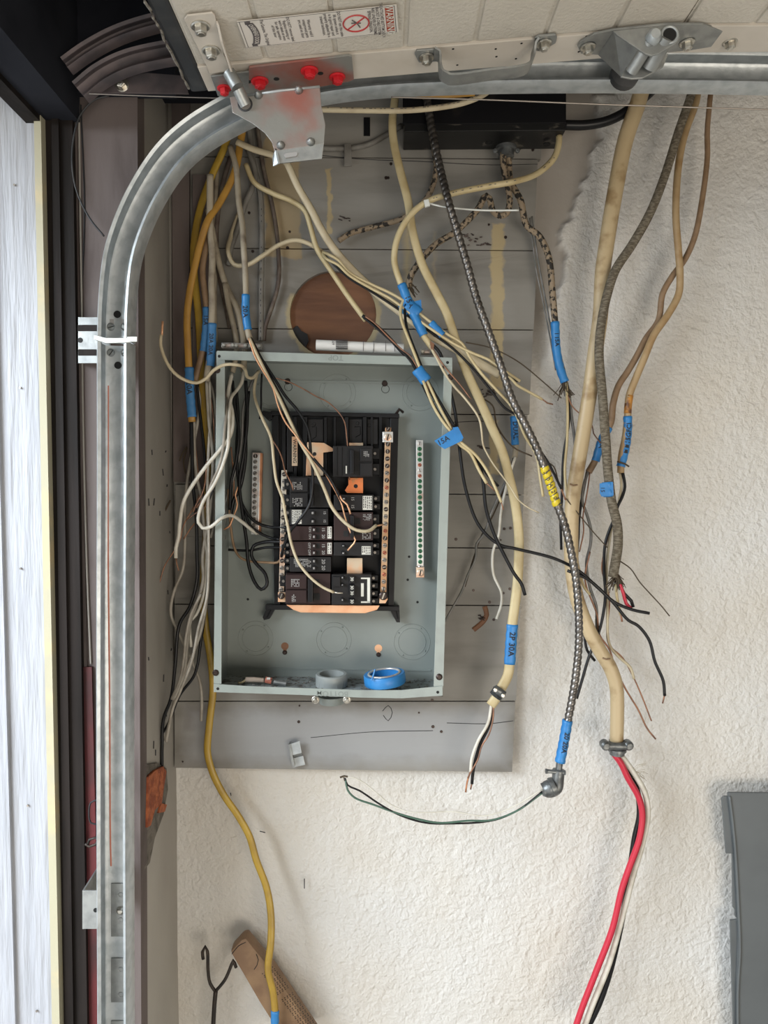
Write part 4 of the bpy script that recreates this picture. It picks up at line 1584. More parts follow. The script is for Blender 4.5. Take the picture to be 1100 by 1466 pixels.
s = obj('round_screw', bm, 'zinc', tr, sm=True)
bm = bmesh.new()
add_tube(bm, [P(168, 1303, yw - .0058), P(178, 1303, yw - .0058)], .0005, n=4)
obj('screw_slot', bm, 'slot', s)

# white cable tie around the track
ct = thing('cable_tie', 'white nylon cable tie strapped around the door track', 'cable tie', P(168, 486, YT))
bm = bmesh.new()
add_prism(bm, [P(x, y, YT - .003) for x, y in ((136, 480), (152, 484), (186, 484), (186, 490), (152, 491), (136, 486))], (0, .0014, 0))
obj('strap', bm, 'pvcwhite', ct)
slab('tail', rect(182, 482, 196, 489), YT - .0045, .0014, 'pvcwhite', ct)
bm = bmesh.new()
a = [P(136, 480, YT - .003), P(136, 486, YT - .003), P(136, 486, YT + .033), P(136, 480, YT + .033)]
add_prism(bm, a, (-.0012, 0, 0))
obj('strap_side', bm, 'pvcwhite', ct)

# pair of short curved rails at the top left
t2 = thing('upper_curved_track', 'pair of short shade-darkened curved rails at the upper left, behind the door edge', 'track', P(110, 125, -.29))
channel('curved_rail', [(92, 90), (120, 70), (160, 48), (205, 32), (270, 18), (340, 10)], -.30, .020, .018, 'track_shaded', '', parent=t2)
channel('curved_rail', [(112, 128), (140, 105), (175, 87), (215, 76), (280, 66), (360, 60)], -.30, .028, .018, 'track_shaded', '', parent=t2)
slab('splice_plate', [(118, 122), (150, 112), (210, 104), (262, 108), (270, 134), (190, 133), (122, 133)], -.272, .003, 'track_shaded', t2, bevel=.0005)
bolt(P(175, 122, -.272), Vector((0, -1, 0)), .0062, 'zinc', t2, name='splice_bolt')
slab('bolt_slot', [(146, 119), (160, 122), (146, 124)], -.2724, .0006, 'slot', t2)
# lift cable and its slack loop
lc = thing('lift_cable', 'thin steel lift cable stretched under the horizontal track', 'cable', P(300, 139, -.35))
wire('cable_run', [(125, 134), (200, 137), (330, 141)], -.30, 1.9, 'screw', lc)
wire('cable_run', [(560, 139), (700, 143), (850, 149), (1000, 154), (1200, 160)], -.36, 2.2, 'screw', lc)
sl = wire('slack_cable', [(156, 137), (135, 143), (115, 165), (105, 200), (104, 245), (112, 280), (130, 315), (149, 338)], YJ - .02, 2.6, 'rubber')
tag(sl, 'dark slack cable looping down the pinkish jamb', 'cable')
hk = wire('spring_hook', [(122, 1208), (128, 1212), (137, 1209), (141, 1203), (137, 1199), (128, 1202), (125, 1210)], YJ - .028, 4, 'iron')
tag(hk, 'small rusty iron ring on the red jamb edge', 'hook')
hk = wire('bent_staple', [(141, 1145), (130, 1149), (130, 1178), (141, 1180)], YJ - .02, 2.5, 'ink')
tag(hk, 'black bent staple beside the red jamb edge', 'staple')

# ================================================================ BLACK BOX AND FITTINGS
jb = thing('junction_box', 'black metal junction box at the top of the plank backboard', 'junction box', P(690, 212, -.03))
bm = bmesh.new()
a0, a1 = P(579, 189, -.088), P(810, 187, -.088)
zt = P(0, 60, -.088).z
add_prism(bm, [a0, a1, Vector((a1.x, a1.y, zt)), Vector((a0.x, a0.y, zt))], (0, .064, 0))
obj('box_body', bm, 'jboxlow', jb, bevel=.0015)
slab('front_cover', [(577, 90), (811, 90), (811, 176), (577, 178)], -.0895, .003, 'jbox', jb, bevel=.0008)
bm = bmesh.new()
for x, y in ((665, 203), (783, 207), (700, 204)):
    add_lathe(bm, P(x, y, -.05) , (0, 0, -1), [(.006, -.001), (.006, .0006)], 14)
obj('box_knockout', bm, 'slot', jb)
cn = thing('box_connector', 'two-screw cable clamp under the black junction box', 'cable connector', P(725, 215, -.05))
bm = bmesh.new()
z0 = P(725, 212, -.055).z
add_lathe(bm, Vector((P(725, 212, -.055).x, -.055, z0)), (0, 0, -1), [(.017, -.002), (.017, .003), (.013, .004), (.013, .014), (.010, .015)], 18)
obj('clamp_body', bm, 'cast', cn, sm=True)
for x in (709, 741):
    bolt(P(x, 217, -.072), Vector((0, -1, 0)), .0038, 'cast', cn, washer=False, name='clamp_screw')
c = wire('black_conduit', [(806, 179), (840, 179), (870, 173), (895, 161), (915, 146), (935, 128)], -.062, 14, 'black')
tag(c, 'thick black conduit leaving the right side of the black junction box', 'conduit')
c = thing('painted_conduit', 'thin grey painted conduit with strap on the boards beside the hanging bracket', 'conduit', P(500, 210, -.03))
wire('tube', [(452, 212), (480, 213), (505, 212), (530, 206), (548, 196), (575, 180)], -.032, 8, 'greysheath', c)
slab('pipe_strap', [(493, 206), (503, 205), (504, 237), (493, 238)], -.040, .004, 'greysheath', c, bevel=.0008)
slab('black_patch', rect(521, 168, 530, 194), BY - .002, .003, 'jbox', bb)

# ================================================================ CABLES
# each entry: thing with sheath, tape_wrap (> lettering), conductor
def cable(name, label, at, Y, cat='cable', group=None):
    return thing(name, label, cat, P(at[0], at[1], Y), group)


# --- left group, hanging beside the panel
c = cable('yellow_cable', 'orange-yellow flat cable with long blue tape, leftmost beside the panel', (275, 600), -.10)
wire('sheath', [(350, 170, -.07), (344, 206, -.07), (336, 247, -.08), (314, 291, -.09), (298, 315), (287, 348), (279, 381), (272, 416), (268, 452), (269, 498), (271, 535), (273, 575), (275, 604)], -.10, 10.5, 'orange', c, flat=.55)
tape(c, [(271, 526), (272, 560), (275, 597)], -.10, 13, '20A', m='tape_muted', flat=.6, size=11, at=.42)
wire('conductor', [(274, 602), (275, 644), (276, 690), (281, 740), (282, 790), (282, 830), (272, 868), (257, 894), (251, 951), (245, 999), (234, 1030), (232, 1071), (231, 1110), (225, 1132), (221, 1162), (220, 1199)], -.095, 5, 'black', c)
wire('conductor', [(278, 602), (279, 654), (282, 685), (288, 709), (291, 740), (294, 775), (298, 806), (297, 850), (288, 903), (272, 946), (255, 987), (247, 1015), (237, 1060)], -.09, 4.6, 'dirtywhite', c)
wire('conductor', [(277, 602), (281, 650), (285, 690), (286, 706), (274, 732), (263, 752), (257, 775), (248, 791), (236, 810), (228, 835), (216, 862), (204, 884)], -.085, 2, 'bare', c)

c = cable('yellow_cable', 'pale yellow cable running down and out below the panel to the wall foot', (300, 1000), -.05)
wire('sheath', [(326, 196), (320, 214), (304, 250), (288, 294), (279, 337), (277, 370), (279, 403), (284, 450), (288, 520), (293, 600), (297, 664), (297, 740), (293, 800), (291, 851), (295, 903), (302, 946), (305, 987), (300, 1035), (297, 1075), (300, 1092), (306, 1110), (321, 1139), (341, 1168), (357, 1197), (367, 1231), (382, 1272), (388, 1309, -.06), (388, 1348, -.07), (384, 1388, -.075), (391, 1420, -.075), (394, 1450, -.075), (394, 1500, -.075)], -.055, 10.5, 'yellow', c, flat=.5)
tape(c, [(394, 1447), (393, 1500)], -.075, 12, m='tape', flat=.6)

c = cable('taped_cable', 'dusty yellow cable with marked blue tape, just left of the panel corner', (292, 500), -.085)
wire('sheath', [(300, 330), (290, 386), (293, 416), (296, 445), (293, 480), (289, 506), (283, 530), (279, 545)], -.085, 9, 'tanbrown', c, flat=.7)
tape(c, [(296, 440), (295, 470), (291, 503)], -.085, 11, '15A', m='tape_muted', flat=.7, size=9, at=.3)
wire('conductor', [(279, 543), (286, 570), (284, 600), (279, 626), (274, 654), (268, 690), (265, 726), (265, 780), (262, 815), (249, 848), (245, 879), (257, 908), (279, 956), (286, 975), (289, 1000), (288, 1032)], -.07, 4.4, 'dirtywhite', c)
wire('conductor', [(281, 543), (285, 580), (292, 640), (296, 700), (300, 770), (298, 830), (296, 860), (288, 915), (279, 965), (257, 996), (238, 1042), (223, 1061), (220, 1075)], -.075, 4.2, 'black', c)

c = cable('taped_cable', 'grey-cream old cable whose blue tape reads 20A, at the panel corner', (301, 500), -.095)
wire('sheath', [(301, 250), (301, 326), (304, 365), (303, 403), (304, 435), (303, 470), (301, 510), (298, 527), (296, 546)], -.095, 10, 'pale', c, flat=.7)
tape(c, [(304, 463), (303, 495), (301, 524)], -.095, 12.5, '20A 20A', m='tape_muted', flat=.7, size=8.5)
wire('conductor', [(296, 545), (298, 580), (300, 610), (304, 640), (305, 664), (303, 705), (299, 746), (293, 775), (290, 800), (291, 830), (283, 860), (273, 889), (268, 925), (264, 960), (248, 1002)], -.09, 5, 'dirtywhite', c)
wire('conductor', [(297, 543), (302, 570), (306, 605), (305, 650), (302, 690), (296, 720), (284, 742), (272, 758), (263, 772)], -.085, 2, 'bare', c)
wire('conductor', [(299, 543), (305, 560), (308, 590), (307, 640), (308, 700), (306, 750), (302, 770)], -.08, 3.6, 'dirtywhite', c)
wire('conductor', [(300, 545), (301, 600), (298, 660), (297, 730), (296, 790), (292, 850), (281, 880), (273, 889), (272, 905), (274, 926)], -.085, 4.4, 'white', c)

# thick white wires coming out of the panel side and hanging outside
c = cable('white_wire', 'long white wire hanging in a curve left of the panel with bare tip', (252, 790), -.125, 'wire')
wire('insulation', [(332, 535, -.07), (327, 566, -.09), (333, 593, -.11), (330, 623), (315, 644), (298, 664), (278, 691), (263, 718), (258, 746), (256, 768), (252, 785), (252, 799)], -.125, 5.6, 'white', c)
wire('bare_tip', [(252, 798), (253, 806), (256, 817)], -.125, 2, 'bare', c)
c = cable('white_wire', 'white wire making a low loop and entering the panel at the short ground bar', (330, 738), -.12, 'wire')
wire('insulation', [(349, 530, -.06), (346, 548, -.07), (338, 560, -.08), (331, 570, -.10), (328, 600, -.12), (327, 636), (321, 660), (308, 691), (292, 716), (285, 735), (284, 748), (290, 756), (302, 754), (317, 742), (331, 738, -.115), (345, 746, -.09), (362, 760, -.06), (368, 764, -.055)], -.13, 5, 'white', c)
c = cable('white_wire', 'dusty white wire dropping straight outside the left edge of the panel', (300, 700), -.1, 'wire')
wire('insulation', [(327, 566, -.09), (322, 610), (318, 650), (312, 672), (300, 702), (299, 760), (299, 808), (296, 856), (284, 900), (275, 945), (258, 990), (248, 1013), (238, 1062)], -.128, 4, 'dirtywhite', c)
for k, (pts, w, m, lab) in enumerate((
    ([(312, 520), (313, 580), (309, 620), (311, 640), (315, 660), (309, 690), (300, 715)], 2.6, 'black', 'short black wire crossing the left lip of the panel'),
    ([(296, 660), (294, 690), (290, 706), (281, 722), (277, 733)], 2.2, 'bare', 'bare copper end splayed below the bundle beside the panel'),
    ([(302, 690), (298, 704), (290, 716), (281, 727)], 2.6, 'bare', 'second bare copper end splayed toward the corner'),
    ([(266, 745), (276, 738), (288, 728), (296, 712)], 1.8, 'bare', 'thin bare copper pointing down left beside the panel'),
    ([(288, 850), (274, 879), (267, 908), (263, 946), (257, 975), (246, 1001)], 4.2, 'dirtywhite', 'brownish wire low beside the panel, ending above the plank foot'),
    ([(257, 660), (262, 648), (268, 640), (263, 662), (266, 678)], 2.4, 'bark', 'black twig-like scrap caught behind the left bundle'),
    ([(244, 716), (237, 730), (226, 748)], 2.6, 'bark', 'dark twig-like wire scrap against the grey stub wall'),
    ([(322, 706), (324, 740), (321, 760)], 3, 'greyins', 'short grey wire end behind the left lip of the panel'))):
    tag(wire('loose_wire', pts, -.11 if k < 5 else -.05, w, m), lab, 'wire')

# --- curled cream wire with a copper tip
c = cable('cream_wire', 'stiff cream wire curling left from the panel top, copper tip up', (282, 548), -.15, 'wire')
wire('insulation', [(231, 479), (230, 492), (237, 515), (249, 533), (265, 544), (282, 548), (296, 541), (306, 530), (323, 522), (343, 523), (351, 529, -.12), (355, 540, -.09), (362, 541, -.08), (371, 531, -.07)], -.15, 4.8, 'cream', c)
wire('copper_tip', [(233, 460), (232, 480)], -.15, 3.2, 'copper_plate', c)

# --- cables on the planks above the panel
cc_ = tag(wire('grey_cable', [(352, 150), (357, 185), (364, 239), (370, 262), (374, 290), (375, 348), (374, 430), (374, 488)], -.036, 8, 'greysheath'), 'straight grey painted cable running down the planks into the panel top', 'cable')
dashes(cc_, [(375, 300), (375, 348), (374, 430), (374, 488)], -.036, 8, m='ink', gap=12)
tag(wire('dark_cable', [(366, 160), (377, 239), (391, 299), (398, 350), (399, 403), (390, 438), (380, 468), (378, 488)], -.034, 6, 'brownsheath'), 'dark brown cable bowing beside the straight grey cable', 'cable')
tag(wire('grey_cable', [(352, 205), (366, 250), (361, 270), (352, 290), (345, 312), (336, 340), (330, 358), (327, 380)], -.045, 8, 'greysheath'), 'short dull cable crossing behind at the upper left of the planks', 'cable')
tag(wire('cream_cable', [(298, 300), (309, 356), (317, 389), (328, 419), (339, 441), (345, 465), (349, 493), (349, 533)], -.055, 9, 'pale'), 'dusty cream cable slanting into the left of the panel top', 'cable')
tag(wire('cream_cable', [(322, 405), (328, 440), (334, 465), (339, 493), (337, 515), (333, 533)], -.058, 8, 'pale'), 'second dusty cream cable entering the panel top, left of the others', 'cable')
tag(wire('black_cable', [(330, 225), (318, 270), (310, 330), (312, 380), (322, 430), (330, 470)], -.032, 7, 'brownsheath'), 'dark cable deep behind the yellow cables', 'cable')
tag(wire('cream_cable', [(311, 240), (309, 300), (310, 360), (307, 430), (309, 500)], -.03, 7, 'pale'), 'pale cable straight behind the blue taped pair', 'cable')

c = cable('taped_cable', 'cream cable with blue tape above the panel whose conductors sweep to the breakers', (354, 450), -.115)
wire('sheath', [(330, 210, -.07), (338, 239, -.08), (342, 290, -.09), (347, 321, -.1), (349, 356), (351, 386), (352, 419), (352, 450), (355, 475), (358, 486)], -.115, 8.5, 'pale', c)
tape(c, [(352, 422), (352, 448), (355, 472)], -.115, 11.5, '20A', m='tape', size=10)
wire('conductor', [(357, 484), (369, 510), (384, 540), (400, 570), (413, 598), (430, 633, -.125), (448, 664, -.12), (465, 701, -.115), (476, 727, -.11), (494, 748, -.108), (511, 759, -.105), (528, 760, -.10), (539, 752, -.09)], -.13, 5, 'cream', c)
wire('copper_tip', [(538, 753, -.09), (549, 751, -.08)], -.09, 2.5, 'copper_plate', c)
wire('conductor', [(356, 484), (366, 512), (376, 530), (390, 553), (398, 580), (408, 603), (424, 624), (438, 642), (450, 656, -.12), (461, 670, -.115), (474, 692, -.11), (488, 718, -.105), (494, 740, -.10), (502, 762, -.098), (509, 773, -.098), (498, 788, -.096)], -.132, 2.4, 'copper_plate', c)
wire('conductor', [(358, 484), (374, 515), (390, 546), (403, 570), (419, 603), (430, 627), (448, 655, -.12), (472, 684, -.115), (485, 708, -.11), (494, 726, -.1)], -.126, 4.4, 'black', c)
wire('conductor', [(359, 484), (377, 517), (395, 545), (408, 566), (428, 590), (441, 614, -.12), (445, 646, -.115), (448, 690, -.11), (443, 723, -.108), (428, 745, -.107), (415, 762, -.1), (406, 784, -.09), (403, 797, -.08)], -.122, 4.2, 'black', c)
wire('conductor', [(474, 690, -.113), (482, 700), (490, 716), (497, 722), (502, 736)], -.11, 2.6, 'copper_plate', c)

c = cable('cream_wire', 'cream wire bowing down the left of the breakers to the lowest right breaker', (417, 767), -.115, 'wire')
wire('insulation', [(368, 535, -.06), (364, 562, -.08), (374, 595), (388, 627), (392, 660), (396, 689), (405, 715), (409, 738), (413, 757), (417, 777), (428, 806), (446, 828), (463, 841), (478, 848)], -.112, 4.2, 'cream', c)
wire('bare_tip', [(478, 848), (484, 849), (491, 849)], -.112, 2, 'bar', c)
tag(wire('copper_wire', [(388, 627), (399, 644), (405, 660), (408, 674), (413, 684), (418, 694), (420, 702)], -.10, 2, 'bare'), 'thin copper wire dropping to the left neutral bar', 'wire')
tag(wire('copper_wire', [(393, 541), (412, 546), (431, 555), (454, 568), (470, 576), (483, 588), (493, 603), (497, 630), (499, 657), (498, 670), (501, 687)], -.075, 1.9, 'bare'), 'hair-thin copper wire wandering from the top screw to the orange stab', 'wire')

# --- black wires inside the left of the panel
pb = [
    ([(370, 531), (362, 545), (349, 582), (347, 623), (343, 654), (332, 692), (324, 715), (317, 740), (319, 760), (322, 772)], 4.4, 'greyins', 'dark grey wire slanting behind the left lip inside the panel'),
    ([(339, 560), (341, 600), (339, 640), (341, 685), (347, 722), (364, 746), (384, 754), (403, 755, -.07), (413, 755, -.075)], 4.4, 'black', 'black wire curving right into the brown breaker, uppermost of the run'),
    ([(352, 545), (354, 600), (349, 650), (343, 690), (348, 740), (353, 774), (356, 808), (365, 834), (374, 844), (382, 838), (380, 822), (366, 806), (360, 795), (363, 782), (380, 776), (410, 776, -.07)], 5, 'black', 'black wire with a hanging teardrop loop inside the panel'),
    ([(327, 787), (343, 788), (360, 788), (380, 784), (408, 784, -.07)], 3.8, 'black', 'lowest horizontal black wire inside the panel'),
    ([(350, 730), (358, 752), (372, 763), (388, 770), (401, 772, -.07)], 4, 'black', 'black wire behind the foot of the short ground bar'),
    ([(333, 545), (336, 580), (342, 620), (338, 660), (331, 690), (329, 730)], 4.4, 'black', 'black wire close behind the thick white wires'),
    ([(356, 560), (352, 610), (351, 660), (343, 700), (335, 715), (330, 740)], 5.5, 'black', 'thick black wire deepest in the left of the panel'),
    ([(327, 700), (330, 750), (336, 785), (344, 798), (356, 803), (380, 805), (398, 805, -.06), (404, 797, -.07)], 3.6, 'tanbrown', 'tan wire running low to the left neutral bar'),
    ([(341, 697), (337, 709), (340, 722), (334, 740), (328, 754), (321, 758)], 2.4, 'copper_plate', 'short copper wire hooking toward the left lip'),
    ([(333, 661), (338, 672), (341, 683)], 2, 'copper_plate', 'tiny copper end beside the black wires'),
    ([(329, 540), (321, 580), (316, 612), (318, 640), (322, 640)], 2.4, 'bare', 'thin reddish wire behind the left lip'),
    ([(375, 535), (374, 560), (374, 580), (372, 600)], 2.8, 'black', 'short black wire beside the upper left knockout'),
    ([(331, 640), (335, 690), (334, 720)], 2.2, 'bare', 'thin brown wire along the inner left wall')]
for k, (pts, w, m, lab) in enumerate(pb):
    tag(wire('panel_wire', pts, -.055 - .004 * (k % 3), w, m), lab, 'wire', 'wires inside the left of the panel')
for p in bpy.data.objects:
    if p.name.startswith('panel_wire') and 'group' in p:
        del p['group']

# --- cream cables crossing above the panel
c = cable('cream_cable', 'grey-cream cable from the hanging bracket slanting across the boards to a cut end', (600, 465), -.10)
wire('sheath', [(339, 203, -.09), (364, 214, -.09), (388, 221, -.09), (404, 228, -.09), (411, 234), (426, 266), (445, 299), (459, 326), (478, 356), (507, 389), (547, 426), (585, 455), (618, 480), (658, 502), (690, 522), (716, 536)], -.10, 9, 'cream', c, flat=.6, wend=14)
dashes(c, [(585, 455), (618, 480), (658, 502), (690, 522)], -.10, 12, flat=.6, gap=14)
wire('conductor', [(712, 533), (730, 540), (740, 551), (752, 558), (770, 568), (777, 572)], -.10, 4, 'creamy', c)
wire('conductor', [(712, 531), (728, 537), (742, 546)], -.10, 4, 'black', c)

c = cable('cream_cable', 'cream cable slanting down and cut off above the panel edge', (522, 458), -.09)
wire('sheath', [(352, 235, -.06), (364, 261, -.06), (391, 277, -.065), (418, 288, -.07), (437, 302), (445, 326), (454, 356), (473, 386), (495, 419), (510, 440), (524, 459)], -.08, 7.5, 'creamy', c)
wire('conductor', [(521, 455), (533, 464), (551, 480), (570, 497), (586, 514), (597, 530), (606, 545), (618, 564), (632, 588), (648, 613), (658, 630), (673, 648), (688, 665), (700, 682), (714, 696)], -.125, 3.6, 'black', c)
wire('conductor', [(523, 453), (536, 462), (556, 482), (575, 500), (588, 510), (598, 527), (608, 545), (622, 570), (636, 594), (650, 616)], -.128, 2.2, 'bare', c)
wire('conductor', [(519, 452), (534, 462), (552, 478), (572, 500), (592, 522), (603, 545), (618, 575), (634, 602), (652, 628), (670, 645), (684, 658), (692, 689), (696, 727), (708, 765), (725, 800), (737, 822), (747, 836), (752, 852)], -.120, 5, 'black', c)

c = cable('looping_cable', 'cream cable arching over the round hole before splitting into thin wires', (424, 344), -.075)
wire('sheath', [(342, 306, -.04), (332, 335, -.045), (327, 362), (336, 379), (355, 379), (375, 367), (399, 351), (424, 344), (445, 350), (462, 361)], -.07, 6.5, 'cream', c)
wire('conductor', [(460, 360, -.07), (474, 366), (484, 372), (500, 390), (534, 408), (560, 420), (580, 432), (600, 448), (618, 462), (640, 478), (662, 492), (672, 510), (690, 535), (714, 561), (735, 585), (752, 624), (768, 651), (774, 686), (778, 711)], -.115, 4.2, 'creamy', c)
wire('conductor', [(461, 361, -.07), (470, 372), (484, 379), (500, 394), (530, 412), (560, 428), (584, 446), (602, 460), (622, 474), (650, 492), (676, 505), (700, 515), (722, 530), (745, 546)], -.118, 4, 'creamy', c)
wire('conductor', [(461, 362, -.07), (478, 378), (500, 398), (528, 415), (558, 434), (584, 452), (604, 466), (626, 482), (650, 500), (676, 526), (704, 560), (722, 583), (741, 596), (760, 625), (785, 662), (795, 681), (804, 700)], -.110, 3.6, 'black', c)
tape(c, [(583, 436), (600, 450)], -.116, 20, m='tape', name='tape_wrap', flat=.6)
tape(c, [(617, 462), (634, 480)], -.116, 11, m='tape', flat=.7)
t5 = slab('tape_flag', [(592, 432), (603, 429), (604, 441), (592, 447)], -.118, .0012, 'tape', c)
t5 = slab('tape_flag', [(570, 436), (582, 430), (588, 446), (580, 452), (572, 444)], -.119, .0012, 'tape', c)

c = cable('taped_wire_pair', 'cream and black wire pair strapped with blue tape over the panel corner', (603, 536), -.13, 'cable')
wire('conductor', [(580, 426, -.115), (574, 440, -.12), (575, 458), (583, 480), (593, 505), (603, 530), (613, 548), (628, 580), (645, 612), (657, 635), (673, 648), (686, 673), (697, 692)], -.130, 4.4, 'creamy', c)
wire('conductor', [(582, 428, -.115), (580, 445, -.12), (583, 470), (590, 490), (600, 515), (610, 540), (624, 565), (640, 592), (652, 612)], -.128, 3.8, 'black', c)
wire('conductor', [(606, 545), (620, 580), (636, 606), (659, 632), (681, 651), (697, 673), (708, 695), (718, 719)], -.133, 4.2, 'creamy', c)
wire('bare_tip', [(697, 692), (703, 697), (709, 703)], -.130, 1.8, 'bare', c)
wire('bare_tip', [(718, 719), (721, 730)], -.133, 1.8, 'bare', c)
tape(c, [(597, 528), (604, 537), (611, 546)], -.129, 17, m='tape', flat=.6)
t7 = slab('tape_flag', [(622, 631), (651, 613), (663, 627), (662, 631), (637, 643), (629, 638)], -.138, .0012, 'tape', c, bevel=.0004)
bm = bmesh.new()
flat_text(bm, '15A', 11 * mpp(-.138), P(635, 631, -.138), (P(651, 620, -.138) - P(630, 632, -.138)), (P(628, 624, -.138) - P(634, 636, -.138)), (0, -1, 0), .0004)
obj('lettering', bm, 'ink', t7)
slab('tape_flag', [(648, 612), (656, 611), (664, 627), (657, 632)], -.1385, .0014, 'tape', c)

c = cable('looping_cable', 'cream cable looping from the black box to blue tape marked 15A', (590, 450), -.125)
wire('sheath', [(801, 194, -.07), (800, 208, -.075), (793, 227, -.08), (770, 248, -.09), (736, 260), (702, 266), (652, 276), (618, 286), (598, 298), (578, 322), (567, 349), (565, 376), (574, 406), (590, 445), (605, 478), (612, 488), (619, 498)], -.115, 9, 'creamy', c)
dashes(c, [(793, 227, -.085), (770, 248, -.09), (736, 260), (702, 266), (652, 276), (618, 286)], -.115, 9, off=.1)
tape(c, [(575, 407), (590, 444), (607, 480)], -.115, 13, '15A', size=11, at=.36)
slab('torn_sheath', [(616, 488), (622, 492), (621, 502), (617, 500)], -.1225, .0012, 'rawwood', c)
wire('conductor', [(616, 495, -.12), (629, 520), (640, 539), (653, 556), (665, 569), (686, 599), (690, 620), (692, 637), (705, 662), (725, 689), (734, 702), (742, 715), (757, 727), (772, 734)], -.122, 4, 'cream', c, wend=1.8)
wire('conductor', [(619, 493, -.12), (630, 505), (640, 542), (651, 585), (657, 632), (667, 700), (686, 752), (714, 779), (741, 786), (795, 800), (830, 818, -.11), (858, 843, -.11), (880, 862, -.11), (906, 873, -.11), (930, 878, -.11)], -.118, 4.6, 'black', c)
wire('conductor', [(618, 497, -.12), (636, 524), (660, 552), (675, 572)], -.124, 2.2, 'bare', c)
c = thing('cable_tie', 'thin white cable tie with its tail crossing the boards', 'cable tie', P(612, 290, -.118))
wire('tail', [(611, 290), (630, 295), (652, 298), (690, 301), (743, 301)], -.118, 2.6, 'pvcwhite', c)
slab('tie_head', [(607, 286), (614, 285), (616, 294), (609, 296)], -.124, .005, 'pvcwhite', c, bevel=.0006)

c = cable('flat_cable', 'long flat cream cable to a clamp, its blue tape reads 2P 30A', (733, 920), -.10)
wire('sheath', [(568, 110, -.06), (566, 140, -.06), (562, 174, -.065), (564, 204, -.07), (573, 244, -.08), (585, 291, -.09), (591, 332), (605, 379), (625, 419), (640, 449), (656, 498), (670, 536), (689, 577), (705, 613), (719, 645), (730, 686), (738, 722), (743, 765), (743, 800), (741, 837), (737, 870), (733, 900), (730, 950), (727, 968), (718, 985), (712, 997), (703, 1010)], -.095, 11, 'creamy', c, flat=.5, wend=15, n=12)
tape(c, [(734, 894), (732, 920), (730, 951)], -.095, 16.5, '2P 30A', flat=.5, size=12, at=.48)
wire('conductor', [(704, 1008), (699, 1035), (685, 1060), (676, 1085), (674, 1105)], -.09, 4.6, 'white', c)
wire('conductor', [(674, 1104), (669, 1120), (667, 1134)], -.09, 2.6, 'copper', c)
wire('conductor', [(706, 1008), (700, 1040), (688, 1065), (681, 1088), (677, 1110), (676, 1122)], -.086, 4.6, 'black', c)
wire('conductor', [(676, 1121), (674, 1130)], -.086, 2.4, 'bare', c)
wire('conductor', [(707, 1010), (706, 1030), (700, 1052), (690, 1068), (684, 1088), (674, 1106), (670, 1114)], -.092, 2.4, 'bare', c)
# clamp on it
cl = thing('cable_clamp', 'dark ribbed cable clamp on the flat cream cable', 'cable connector', P(711, 994, -.10))
d = (P(703, 1006, -.098) - P(722, 980, -.098)).normalized()
bm = bmesh.new()
add_lathe(bm, P(714, 991, -.098), d, [(.0105, -.004), (.0115, -.003), (.0115, .0), (.010, .001), (.0115, .002), (.010, .003), (.0115, .004), (.010, .005), (.0115, .006), (.010, .007), (.0115, .008), (.010, .009)], 20)
obj('threaded_body', bm, 'cast', cl, sm=True)
bm = bmesh.new()
p0, p1 = P(708, 985, -.108), P(722, 995, -.108)
add_tube(bm, [p0, p1], .0062, .0045, n=12)
obj('clamp_bar', bm, 'cast', cl, sm=True)
for q in ((709, 987), (720, 995)):
    bolt(P(*q, -.112), Vector((0, -1, 0)), .0034, 'zinc', cl, washer=False, name='clamp_screw')

cc_ = tag(wire('cream_cable', [(455, 157), (463, 157), (517, 158), (585, 158), (635, 153), (665, 147), (692, 136), (710, 122)], -.20, 8, 'cream'), 'cream cable sagging under the track in front of the black box', 'cable')
dashes(cc_, [(463, 157), (517, 158), (585, 158), (635, 153), (665, 147), (692, 136)], -.20, 8, off=.2)
tag(wire('orange_cable', [(520, 132), (570, 136), (620, 138), (680, 134)], -.24, 7, 'orange'), 'sliver of orange cable just under the horizontal track', 'cable')

# --- old cloth cables
c = cable('cloth_cable', 'short cracked cloth cable across the boards, leftmost under the black box', (534, 325), -.035)
wire('sheath', [(622, 215), (625, 241), (618, 271), (605, 291), (578, 312), (534, 325), (500, 335), (485, 345)], -.036, 8, 'mottle', c)
c = cable('cloth_cable', 'cracked cloth cable bent like a hook under the box clamp, frayed at the blue tape', (652, 332), -.05)
wire('sheath', [(720, 219), (722, 245), (728, 270), (730, 291), (726, 305), (716, 309), (706, 302), (701, 284), (696, 280), (684, 300), (652, 332), (625, 349), (610, 364), (598, 379), (588, 396), (585, 412)], -.060, 9, 'mottle', c)
c2 = cable('cloth_cable', 'cracked cloth cable down to a blue tape and frayed end right of the boards', (791, 416), -.06)
wire('sheath', [(728, 219, -.05), (731, 258, -.05), (746, 288), (754, 322), (773, 339), (786, 369), (791, 416), (795, 462), (798, 500), (805, 530), (809, 546)], -.06, 9.5, 'mottle', c2)
tape(c2, [(795, 461), (797, 500), (803, 530), (809, 547)], -.06, 12.5, 'I 15A', size=8.5, at=.3)
wire('conductor', [(811, 548), (813, 591), (812, 632), (809, 673), (812, 705), (822, 741), (822, 778), (829, 814), (837, 841), (845, 851)], -.062, 4, 'creamy', c2)
wire('conductor', [(812, 548), (815, 600), (807, 653), (805, 707), (803, 746), (804, 787)], -.058, 3.8, 'black', c2)
wire('conductor', [(813, 566), (820, 582), (835, 596), (848, 609), (850, 620), (860, 634)], -.063, 1.8, 'bare', c2)
wire('conductor', [(815, 560), (819, 600), (822, 620), (824, 640)], -.056, 4.4, 'greyins', c2)


